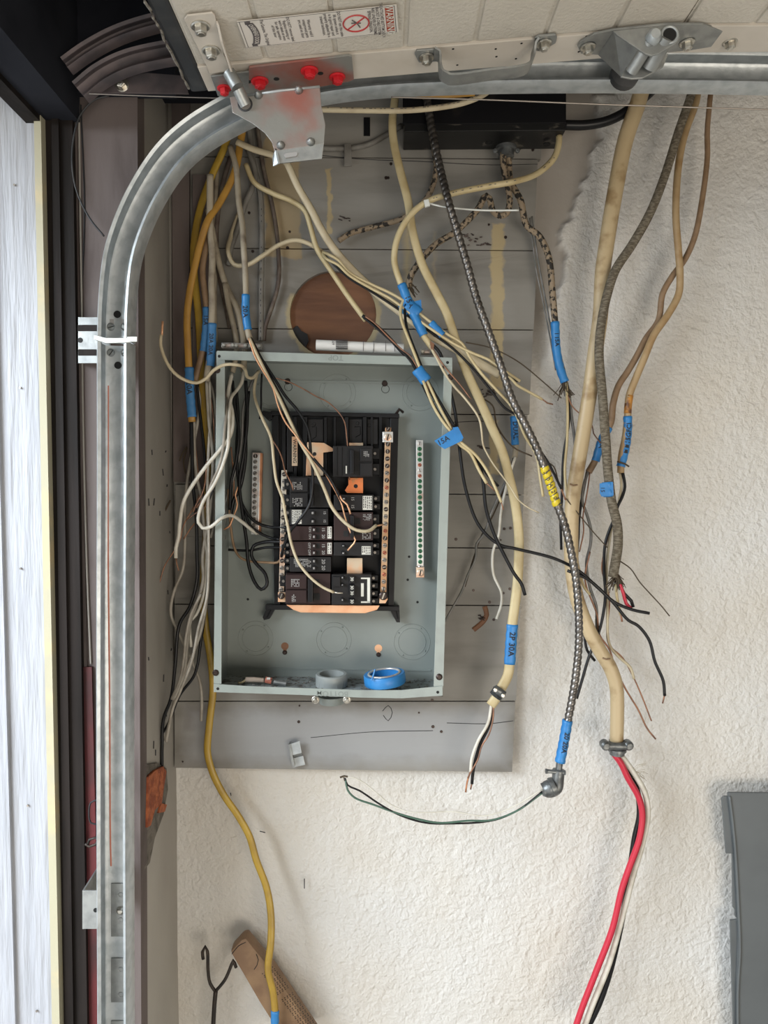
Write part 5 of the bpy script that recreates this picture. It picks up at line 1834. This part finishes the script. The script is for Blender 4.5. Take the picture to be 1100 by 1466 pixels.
def fray(parent, x, y, Y, n, spread, lo, hi, m='bark'):
    bm = bmesh.new()
    for k in range(n):
        a = -math.pi / 2 + random.uniform(-spread, spread)
        L = random.uniform(lo, hi)
        x0 = x + random.uniform(-3, 3)
        q = [(x0, y - 3), (x0 + math.cos(a) * L * .5 + random.uniform(-2, 2), y - math.sin(a) * L * .5), (x0 + math.cos(a) * L, y - math.sin(a) * L + random.uniform(-3, 3))]
        add_tube(bm, path3([(u, v, Y + random.uniform(-.006, .006)) for u, v in q], Y), random.uniform(.0005, .0011), n=4)
    return obj('frayed_cloth', bm, m, parent, kind='stuff')


fray(c2, 809, 548, -.06, 22, .9, 8, 26)
fray(c, 586, 408, -.062, 14, 1.3, 8, 20)
c = cable('wire_pair', 'pair of thin grey wires hanging along the right edge of the boards', (785, 450), -.04, 'wire')
wire('conductor', [(762, 310), (766, 340), (772, 380), (782, 433), (793, 493), (799, 530), (806, 552)], -.045, 2.8, 'greyins', c)
wire('conductor', [(759, 312), (763, 345), (768, 385), (779, 438), (790, 495), (796, 530)], -.045, 2.4, 'greyins', c)

# --- armoured cable
c = cable('armoured_cable', 'spiral steel armoured cable hanging in a long curve to an elbow fitting', (813, 1030), -.14)
bxp = [(606, 110, -.08), (611, 140, -.09), (615, 164, -.10), (622, 204, -.11), (632, 248, -.12), (643, 291), (655, 332), (669, 379), (682, 426), (699, 473), (716, 520), (735, 575), (752, 607), (768, 640), (782, 675), (798, 722), (809, 752), (818, 790), (825, 830), (829, 882), (829, 923), (825, 965), (819, 1003), (813, 1034)]
path = path3(bxp, -.135, 1.25)
R = 5.7 * mpp(-.135)
pitch = 8.3 * mpp(-.135)


def helix(s, ph):
    f = (s / pitch + .22 * math.cos(ph)) % 1.0
    return .80 + .26 * math.sin(math.pi * f) ** .6


bm = bmesh.new()
add_tube(bm, path, R, n=14, radfn=helix)
obj('armour', bm, 'bx', c, sm='all')
path = path3([(779, 668), (788, 692), (798, 724)], -.135, 1.25)
bm = bmesh.new()
add_tube(bm, path, R * 1.13, n=14, radfn=helix)
yt = obj('yellow_wrap', bm, 'bxyellow', c, sm='all')
bm = bmesh.new()
for s_, x, y in (('2', 781, 677), ('0', 785, 686), ('A', 789, 695), ('2', 792, 704), ('0', 795, 713)):
    flat_text(bm, s_, 8 * mpp(-.145), P(x, y, -.1425), (.35, 0, -1), (1, 0, .35), (0, -1, 0), .0002)
obj('lettering', bm, 'ink', yt)
tape(c, [(813, 1031), (808, 1060), (802, 1091)], -.135, 15, '20 20A', size=10.5)
el = thing('elbow_fitting', 'cast metal elbow connector hanging at the end of the armoured cable', 'cable connector', P(792, 1120, -.135))
bm = bmesh.new()
add_tube(bm, [P(802, 1088, -.135), P(800, 1104, -.135)], .0052, n=14)
obj('cable_collar', bm, 'cast', el, sm=True)
bm = bmesh.new()
add_tube(bm, smooth([P(800, 1102, -.135), P(799, 1116, -.135), P(797, 1128, -.135), P(788, 1133, -.135), P(780, 1131, -.135)], .002), [.0095] * 3 + [.0095] * 200 if False else .0095, n=16)
obj('elbow_body', bm, 'cast', el, sm=True)
d = (P(776, 1132, -.135) - P(792, 1125, -.135)).normalized()
bm = bmesh.new()
add_lathe(bm, P(792, 1126, -.135), d, [(.0135, -.004), (.0145, 0), (.0145, .003), (.0125, .004), (.0125, .010), (.0115, .012), (.0115, .016)], 20)
obj('threaded_nut', bm, 'cast', el, sm=True)
bm = bmesh.new()
add_tube(bm, [P(784, 1104, -.140), P(808, 1106, -.140)], .0032, n=10)
add_lathe(bm, P(784, 1104, -.140), (-1, 0, 0), [(.0042, 0), (.0042, .003)], 6)
add_lathe(bm, P(807, 1106, -.140), (1, 0, 0), [(.0042, 0), (.0042, .003)], 6)
obj('clamp_screw', bm, 'cast', el)
for pts, w, m in (
    ([(777, 1133), (745, 1158), (715, 1172), (690, 1177), (650, 1179), (610, 1178), (575, 1168), (545, 1152), (515, 1132), (498, 1124), (494, 1114)], 2.8, 'black'),
    ([(777, 1135), (740, 1161), (705, 1174), (670, 1175), (630, 1178), (600, 1173), (565, 1163), (535, 1152), (508, 1142), (498, 1131), (495, 1117)], 3, 'greenins'),
    ([(777, 1130), (740, 1152), (715, 1163), (690, 1168), (650, 1162), (612, 1163), (585, 1162), (560, 1152), (540, 1136), (520, 1120), (505, 1113), (490, 1112)], 2, 'white')):
    wire('conductor', pts, -.125, w, m, c)
bm = bmesh.new()
add_tube(bm, path3([(487, 1113), (493, 1111), (498, 1112)], -.125), .0016, n=6)
add_tube(bm, path3([(492, 1111), (494, 1118)], -.125), .0012, n=6)
obj('conductor_tip', bm, 'bark', c)

# --- big service cable
c = cable('service_cable', 'thickest tan service cable, speckled, running down the stucco to a grey clamp', (883, 1060), -.065)
wire('sheath', [(924, 110), (914, 147), (896, 200), (881, 275), (869, 348), (863, 392), (860, 450), (852, 508), (845, 560), (835, 623), (826, 677), (820, 718), (818, 770), (819, 810), (826, 855), (843, 901), (859, 931), (875, 958), (883, 985), (884, 1018), (883, 1066)], -.072, 23, 'service', c, wend=20, flat=.8, n=14)
bm = bmesh.new()
for x, y in ((821, 694), (868, 943)):
    add_tube(bm, [P(x - 5, y - 1, -.0815), P(x, y + 1, -.083), P(x + 6, y, -.0815)], .0014, n=6)
obj('rubbed_mark', bm, 'tanbrown', c)
wire('conductor', [(880, 1080), (889, 1092), (899, 1113), (915, 1142), (920, 1165), (916, 1200), (902, 1240), (891, 1272), (877, 1330), (855, 1388), (833, 1445), (818, 1490)], -.075, 9.4, 'redins', c)
wire('conductor', [(888, 1080), (896, 1090), (910, 1110), (924, 1136), (928, 1165), (921, 1205), (908, 1249), (892, 1310), (872, 1380), (848, 1440), (830, 1490)], -.068, 8.6, 'white', c)
wire('conductor', [(885, 1080), (893, 1098), (912, 1130), (916, 1165), (909, 1200), (903, 1240), (894, 1300), (885, 1345), (874, 1390), (859, 1435), (838, 1478)], -.062, 8.8, 'black', c)
bm = bmesh.new()
for k in range(14):
    x0, y0 = 905 + random.random() * 5, 1100 + random.random() * 14
    a = random.uniform(-.9, .7)
    add_tube(bm, path3([(x0, y0), (x0 + 8 * math.cos(a), y0 + 8 * math.sin(a)), (x0 + 18 * math.cos(a + .3), y0 + 18 * math.sin(a + .3))], -.07), .00035, n=3)
obj('fibres', bm, 'pale', c, kind='stuff')
cl = thing('cable_clamp', 'large grey two-screw clamp at the end of the thick tan cable', 'cable connector', P(885, 1072, -.07))
bm = bmesh.new()
add_lathe(bm, P(884, 1064, -.072), (0, 0, -1), [(.0135, -.004), (.0145, 0), (.0145, .006), (.0125, .008), (.0150, .009), (.0150, .013), (.0125, .014), (.0120, .019)], 24)
obj('threaded_body', bm, 'cast', cl, sm=True)
bm = bmesh.new()
add_tube(bm, [P(867, 1068, -.084), P(902, 1069, -.084)], .0062, .0045, n=12)
obj('clamp_bar', bm, 'cast', cl, sm=True)
for x in (868, 901):
    bm = bmesh.new()
    add_lathe(bm, P(x, 1068, -.086), (0, -1, 0), [(.0078, -.012), (.0078, 0), (.005, .003)], 14)
    add_lathe(bm, P(x, 1068, -.089), (0, -1, 0), [(.004, 0), (.0035, .002)], 12)
    obj('clamp_screw', bm, 'cast', cl, sm=True)

# --- dark cloth cable, right
c = cable('dark_cloth_cable', 'dark braided cloth cable down the stucco with small blue tape flag and frayed end', (876, 700), -.09)
wire('sheath', [(996, 115), (988, 142), (972, 188), (952, 252), (931, 305), (905, 351), (882, 386), (870, 421), (861, 465), (858, 505), (863, 568), (867, 623), (871, 677), (876, 718), (884, 751), (885, 781), (879, 819), (878, 826)], -.092, 12, 'cloth', c, wend=14, n=12)
tape(c, [(870, 690), (872, 711)], -.092, 16, flat=1)
tf = slab('tape_flag', [(859, 692), (878, 690), (879, 709), (862, 711), (859, 706)], -.1005, .001, 'tape', c)
bm = bmesh.new()
flat_text(bm, '15', 8 * mpp(-.1), P(863, 701, -.1005), (0, 0, -1), (1, 0, 0), (0, -1, 0), .0003)
obj('lettering', bm, 'ink', tf)
fray(c, 882, 824, -.092, 46, .9, 8, 24)
wire('conductor', [(888, 836), (894, 850), (904, 860), (907, 869)], -.092, 5, 'black', c)
wire('conductor', [(888, 836), (893, 850), (897, 864), (904, 871)], -.094, 5, 'redins', c)
wire('conductor', [(882, 836), (883, 850), (887, 872), (889, 880)], -.09, 4, 'creamy', c)
wire('bare_tip', [(889, 879), (891, 890)], -.09, 3, 'bare', c)
wire('conductor', [(886, 802), (903, 814), (916, 833), (933, 852), (946, 866), (959, 882)], -.086, 1.8, 'bark', c)

# --- tan cable, right
c = cable('tan_cable', 'orange-tan cable scorched above blue tape that reads 15 GFCI', (895, 630), -.07)
wire('sheath', [(1001, 115), (997, 145), (981, 191), (972, 235), (968, 305), (972, 363), (974, 392), (972, 421), (957, 450), (937, 479), (923, 512), (911, 541), (901, 568), (899, 596), (896, 625), (890, 655), (889, 677)], -.068, 10.5, 'tan', c)
wire('scorched_band', [(902, 566), (900, 578), (899, 592)], -.068, 11, mat('scorched', (0.50, 0.22, 0.04), 0.45, 0, (0.12, 0.045, 0.015), 60, .45, .6), c)


def scribble(bm, fn, sz):
    for s0, w_, h in ((-.95, .5, .33), (-1.75, .6, .3)):
        vs = []
        K = 9
        for k in range(K):
            a = 2 * math.pi * k / K
            q = 1 + .3 * math.sin(k * 2.4)
            vs.append(bm.verts.new(fn(sz * (s0 + w_ / 2 * math.cos(a) * q), sz * (h * math.sin(a) * q))))
        bm.faces.new(vs)


tape(c, [(899, 596), (899, 615), (896, 640), (889, 668)], -.068, 12.5, '15GFCI', size=9.5, up=True, at=.66, extra=lambda bm, fn, sz: scribble(bm, lambda a, b: fn(a - 1.0 * sz, b), sz))
wire('conductor', [(892, 676), (895, 697), (891, 712), (885, 724), (880, 742), (874, 756), (867, 778), (865, 814), (867, 855), (859, 901), (843, 942), (835, 969), (826, 1000)], -.066, 4.4, 'black', c)
wire('conductor', [(888, 676), (890, 695), (888, 710), (882, 735), (874, 767), (869, 814), (870, 868), (873, 923), (886, 940), (903, 956), (908, 972)], -.062, 4, 'cream', c)
wire('conductor', [(890, 676), (890, 700), (880, 745), (868, 780), (862, 815), (868, 835), (873, 860), (871, 920), (892, 942), (907, 969), (919, 996), (933, 1032)], -.058, 2.2, 'bare', c)
wire('loose_wire', [(884, 661), (895, 664), (901, 668)], -.078, 2.4, 'bark', c)

# --- thin brown cable, far right
c = cable('thin_brown_cable', 'thinnest brown cable at the far right, ending in blue tape behind the dark cable', (1005, 290), -.055)
wire('sheath', [(1020, 115), (1017, 142), (1013, 188), (1013, 226), (1005, 290), (995, 339), (981, 371), (962, 397), (949, 421), (943, 459), (925, 485), (912, 510), (899, 532), (886, 552), (878, 579), (875, 605), (864, 625), (853, 658), (843, 676)], -.055, 7.5, 'tanbrown', c, wend=10)
tape(c, [(872, 612), (862, 630), (853, 660)], -.055, 12, '20A', size=9)
wire('conductor', [(843, 674), (836, 695), (834, 718), (840, 735), (846, 757), (846, 778), (840, 806), (845, 841), (854, 868), (855, 900), (860, 920)], -.055, 4.4, 'greyins', c)
wire('conductor', [(841, 675), (836, 700), (830, 737), (828, 773), (826, 800)], -.052, 4.2, 'black', c)
wire('conductor', [(845, 676), (841, 705), (835, 740), (836, 760), (830, 790)], -.058, 2, 'bare', c)
c = cable('taped_cable', 'short taped cable end beside the spiral cable, blue tape reads DUAL', (737, 620), -.05)
wire('sheath', [(735, 570), (736, 597), (739, 640), (737, 655)], -.05, 8, 'pale', c)
tape(c, [(736, 596), (738, 637)], -.05, 11, 'DUAL', size=10, at=.5)
wire('conductor', [(737, 654), (734, 668), (724, 690), (703, 736), (694, 764), (683, 778), (681, 800), (670, 823), (662, 845), (651, 865), (637, 890)], -.045, 4, 'greyins', c, wend=3)
wire('conductor', [(738, 654), (727, 690), (718, 730), (714, 767), (706, 790), (707, 823), (718, 848), (718, 865), (711, 886)], -.055, 4, 'white', c)
wire('conductor', [(735, 656), (722, 700), (704, 742), (690, 766), (678, 800), (666, 840)], -.04, 2, 'bark', c)

# loose bits on the right
for pts, Y, w, m, lab in (
    ([(667, 490), (703, 498), (741, 517), (776, 545), (804, 570)], -.10, 1.8, 'bark', 'thin brown wire arching from the taped bundle to the frayed cable'),
    ([(776, 571), (784, 577), (792, 579)], -.10, 2.2, 'bare', 'small bare tip past the cut cream cable'),
    ([(679, 565), (705, 580), (712, 610), (735, 640), (762, 653)], -.085, 2.2, 'bark', 'dark thread curving behind the flat cream cable'),
    ([(810, 713), (832, 740), (850, 762), (870, 784)], -.08, 1.7, 'bark', 'fine bent wire across the thick tan cable'),
    ([(813, 817), (826, 822), (843, 830), (876, 860), (900, 888), (914, 896), (930, 917), (938, 947), (950, 975), (952, 996)], -.11, 4.6, 'black', 'long black wire drooping across the stucco to the right'),
    ([(952, 995), (949, 1007)], -.11, 2.4, 'bare', 'bare tip below the long drooping black wire'),
    ([(845, 790), (838, 830), (855, 880), (859, 909), (873, 930), (881, 956), (897, 988), (914, 1016), (927, 1043), (939, 1058)], -.060, 2.6, 'bare', 'bare copper wire with the lowest tip right of the tan cable'),
    ([(834, 890), (837, 909), (841, 931), (852, 946)], -.055, 4, 'black', 'short black wire poking out behind the thick tan cable'),
    ([(780, 660), (793, 668), (800, 690), (806, 700)], -.11, 2, 'bark', 'dark hair-like wire above the yellow wrap'),
    ([(786, 670), (796, 682), (804, 700), (810, 716)], -.10, 2.2, 'bare', 'reddish thin wire beside the yellow wrap')):
    tag(wire('loose_wire', pts, Y, w, m), lab, 'wire')

# ================================================================ THINGS IN AND ON THE PANEL
tr_ = thing('tape_roll', 'roll of blue tape lying in the bottom of the panel', 'tape', P(551, 980, -.09))
cc = P(551, 971, -.094)
ax = Vector((-.10, -.03, 1)).normalized()
bm = bmesh.new()
add_lathe(bm, cc, ax, [(29 * mpp(-.09), -.0085), (30 * mpp(-.09), -.007), (30 * mpp(-.09), .007), (29 * mpp(-.09), .0085), (21 * mpp(-.09), .0085), (21 * mpp(-.09), -.0075)], 40)
obj('roll', bm, 'tape', tr_, sm=True)
bm = bmesh.new()
add_torus(bm, cc + ax * .0082, ax, 22.5 * mpp(-.09), .0022, 40, 6)
obj('cardboard_core', bm, 'barwhite', tr_, sm='all')
bm = bmesh.new()
add_tube(bm, [P(537, 958, -.124), P(535, 966, -.126), P(532, 974, -.127)], .0014, n=5)
obj('loose_end', bm, 'tape', tr_)

ft = thing('conduit_fitting', 'grey plastic threaded conduit bushing standing in the panel floor', 'conduit fitting', P(475, 990, -.08))
p0 = P(475, 978, -.078)
bm = bmesh.new()
r = 22 * mpp(-.078)
prof = [(r * .98, -.012), (r * .98, -.004), (r * 1.05, -.003), (r * 1.05, .014), (r * .98, .016), (r * .80, .016), (r * .78, .012), (r * .78, -.010)]
add_lathe(bm, p0, (0, -.04, 1), prof, 32)
obj('bushing', bm, 'pvc', ft, sm=True)
for k in range(16):
    a = 2 * math.pi * k / 16
    bm = bmesh.new()
    q = p0 + Vector((math.cos(a) * r, math.sin(a) * r, 0))
    add_box(bm, (q.x - .0012, q.y - .0012, q.z - .003), (q.x + .0012, q.y + .0012, q.z + .009))
    obj('grip_lug', bm, 'pvc', ft, bevel=.0004)
bm = bmesh.new()
add_lathe(bm, P(475, 1001, -.078), (0, 0, 1), [(r * .8, -.006), (r * .9, 0), (r * .9, .006)], 28)
obj('lower_hub', bm, 'box', ft, sm=True)
for x in (452, 497):
    bolt(P(x, 1002, -.115), Vector((0, -1, 0)), .0042, 'zinc', ft, name='hub_screw')
bm = bmesh.new()
add_torus(bm, P(475, 987, -.078), (0, 0, 1), r * 1.28, .0014, 30, 6)
obj('lock_ring', bm, 'boxdirty', ft, sm='all')

# wire connectors and dust on the floor of the panel
c = thing('wire_connector', 'beige wire connector lying at the left of the panel floor', 'connector', P(365, 976, -.09))
bm = bmesh.new()
add_tube(bm, [P(352, 973, -.085), P(364, 973, -.085), P(378, 974, -.085)], [.0042, .0042, .0036], n=10)
obj('shell', bm, 'pinkplastic', c)
wire('pigtail', [(353, 973), (344, 978), (341, 977)], -.085, 3, 'creamy', c)
c = thing('wire_connector', 'small red-banded connector beside the beige one', 'connector', P(384, 975, -.088))
bm = bmesh.new()
add_tube(bm, [P(380, 973, -.088), P(389, 975, -.088)], .0052, n=8)
obj('shell', bm, 'redcable', c)
slab('print_band', rect(382, 970, 387, 973), -.0945, .0006, 'labelwhite', c)
c = thing('wire_connector', 'grey clear connector right of the red-banded one', 'connector', P(400, 977, -.088))
bm = bmesh.new()
add_tube(bm, [P(392, 976, -.088), P(410, 979, -.088)], .0038, n=8)
obj('shell', bm, 'galv_soft', c)
bm = bmesh.new()
zf = C4[3].z + .003
for k in range(260):
    x = random.uniform(C4[3].x + .03, C4[2].x - .01)
    y = random.uniform(YF + .012, YK - .004)
    z = zf + (C4[2].z - C4[3].z) * (x - C4[3].x) / (C4[2].x - C4[3].x)
    s = random.uniform(.0005, .0018)
    add_prism(bm, [(x - s, y - s, z), (x + s, y - s * .4, z), (x, y + s, z)], (0, 0, s * .7))
o = obj('panel_dust', bm, 'debris', None)
tag(o, 'dust and crumbs scattered over the floor of the panel', 'dust', kind='stuff')

# rolled paper on top of the panel
rp = thing('rolled_paper', 'rolled white paper instruction sheet resting on top of the panel', 'paper', P(515, 497, -.06))
bm = bmesh.new()
add_tube(bm, [P(453, 494, -.09), P(515, 497, -.09), P(578, 500, -.09)], .0085, n=20)
r1 = obj('paper_roll', bm, 'paper', rp, sm=True)
bm = bmesh.new()
for k in range(9):
    y = 486.5 + k * 1.6
    add_prism(bm, [P(x, yy, -.0992) for x, yy in rect(481, y, 498, y + .9)], (0, .0006, 0))
obj('barcode', bm, 'ink', r1, kind='stuff')
bm = bmesh.new()
for x in (520, 535, 552, 565):
    add_prism(bm, [P(a, b, -.0988) for a, b in rect(x, 488, x + .7, 503)], (0, .0004, 0))
flat_text(bm, '669', 5 * mpp(-.09), P(477, 490, -.099), (0, 0, -1), (1, 0, 0), (0, -1, 0), .0002)
flat_text(bm, 'J', 6 * mpp(-.09), P(535, 502, -.0988), (1, 0, 0), (0, 0, 1), (0, -1, 0), .0002)
obj('printed_marks', bm, 'grayink', r1)

# cable clamps on top of the panel
k = 0
for x, lab in ((328, 'leftmost metal cable clamp on top of the panel'), (346, 'second metal cable clamp from the left on top of the panel'), (366, 'third metal cable clamp on top of the panel, left of the paper'), (612, 'metal cable clamp on top of the panel right corner')):
    y = 494 + (x - 311) * .033
    t = thing('top_clamp', lab, 'cable connector', P(x, y, -.09))
    bm = bmesh.new()
    add_tube(bm, [P(x - 10, y, -.092), P(x + 9, y + .4, -.092)], .0048, .0052, n=10)
    obj('clamp_body', bm, 'barwhite', t, sm=True)
    for q in (-7, 6):
        bolt(P(x + q, y, -.098), Vector((0, -1, 0)), .0034, 'zinc', t, washer=False, name='clamp_screw')
    k += 1

# clip screwed to the lowest plank
c = thing('metal_clip', 'small bent galvanised clip fixed to the lowest plank', 'clip', P(425, 1098, -.03))
slab('clip_leaf', [(413, 1066), (429, 1061), (432, 1078), (416, 1082)], BY - .014, .0016, 'galv', c, bevel=.0004)
bm = bmesh.new()
add_prism(bm, [P(416, 1081, BY - .014), P(432, 1077, BY - .014), P(433, 1083, BY - .003), P(418, 1087, BY - .003)], (0, .0016, 0))
obj('clip_bend', bm, 'galv_soft', c)
slab('clip_leaf', [(418, 1086), (434, 1082), (437, 1095), (420, 1099)], BY - .006, .0016, 'galv', c, bevel=.0004)
slab('clip_side', [(413, 1066), (416, 1065), (422, 1098), (419, 1099)], BY - .016, .012, 'galv_soft', c)

# ================================================================ THINGS AT THE FOOT OF THE WALL
hk = thing('forked_hook', 'dark iron two-pronged hook leaning at the wall foot', 'hook', P(306, 1466, -.05))
wire('prong', [(291, 1373), (290, 1363), (294, 1355), (297, 1362), (298, 1390), (301, 1408), (309, 1420)], -.05, 4.8, 'iron', hk)
wire('prong', [(338, 1385), (334, 1375), (332, 1380), (322, 1403), (308, 1420)], -.05, 4.8, 'iron', hk)
wire('shank', [(309, 1418), (307, 1440), (304, 1500)], -.05, 6.5, 'iron', hk)
th_ = thing('wooden_handle', 'brown wooden tool handle with rows of small dents, leaning by the yellow cable', 'tool handle', P(400, 1466, -.03))
bm = bmesh.new()
hp2 = [(329, 1363), (345, 1346), (352, 1343), (362, 1356), (392, 1392), (460, 1492), (412, 1500), (372, 1437)]
add_prism(bm, [P(x, y, -.058) for x, y in hp2], (0, .03, 0))
obj('handle_shaft', bm, 'wood', th_, bevel=.006, sm=True)
bm = bmesh.new()
for i in range(5):
    for j in range(34):
        t = j / 34
        x = 376 + 62 * t + i * 3.6 + (j % 2)
        y = 1394 + 84 * t - i * 2.4
        if 12 < j < 15:
            continue
        add_lathe(bm, P(x, y, -.0582), (0, -1, 0), [(.0010, 0), (.0009, .0003)], 6)
obj('dent', bm, 'slot', th_, kind='stuff')
bm = bmesh.new()
add_tube(bm, path3([(367, 1366), (370, 1374), (368, 1382), (364, 1388)], -.0582), .0006, n=4)
add_tube(bm, path3([(332, 1366), (342, 1354), (352, 1349)], -.0582), .0006, n=4)
obj('scratch', bm, 'slot', th_)

pc = thing('panel_cover', 'dark grey metal panel cover leaning at the lower right', 'cover', P(1080, 1466, -.05))
slab('cover_sheet', [(1043, 1136), (1046, 1135), (1240, 1137), (1240, 1560), (1058, 1560), (1056, 1400), (1058, 1330), (1053, 1220), (1046, 1160)], -.045, .006, 'cover', pc, bevel=.0015)
slab('folded_edge', [(1034, 1144), (1037, 1140), (1046, 1140), (1054, 1222), (1040, 1222)], -.040, .004, 'cover', pc, bevel=.0006)
slab('folded_edge', [(1049, 1222), (1055, 1222), (1060, 1330), (1060, 1320), (1053, 1312), (1053, 1303), (1050, 1299)], -.040, .004, 'cover', pc)
slab('folded_edge', [(1046, 1318), (1060, 1316), (1062, 1560), (1053, 1560)], -.040, .004, 'cover', pc, bevel=.0006)
bm = bmesh.new()
add_tube(bm, path3([(1045, 1140), (1050, 1180), (1054, 1225), (1058, 1300), (1060, 1360), (1057, 1420), (1058, 1540)], -.0455), .0022, n=8)
obj('rolled_rim', bm, 'cover', pc, sm='all')
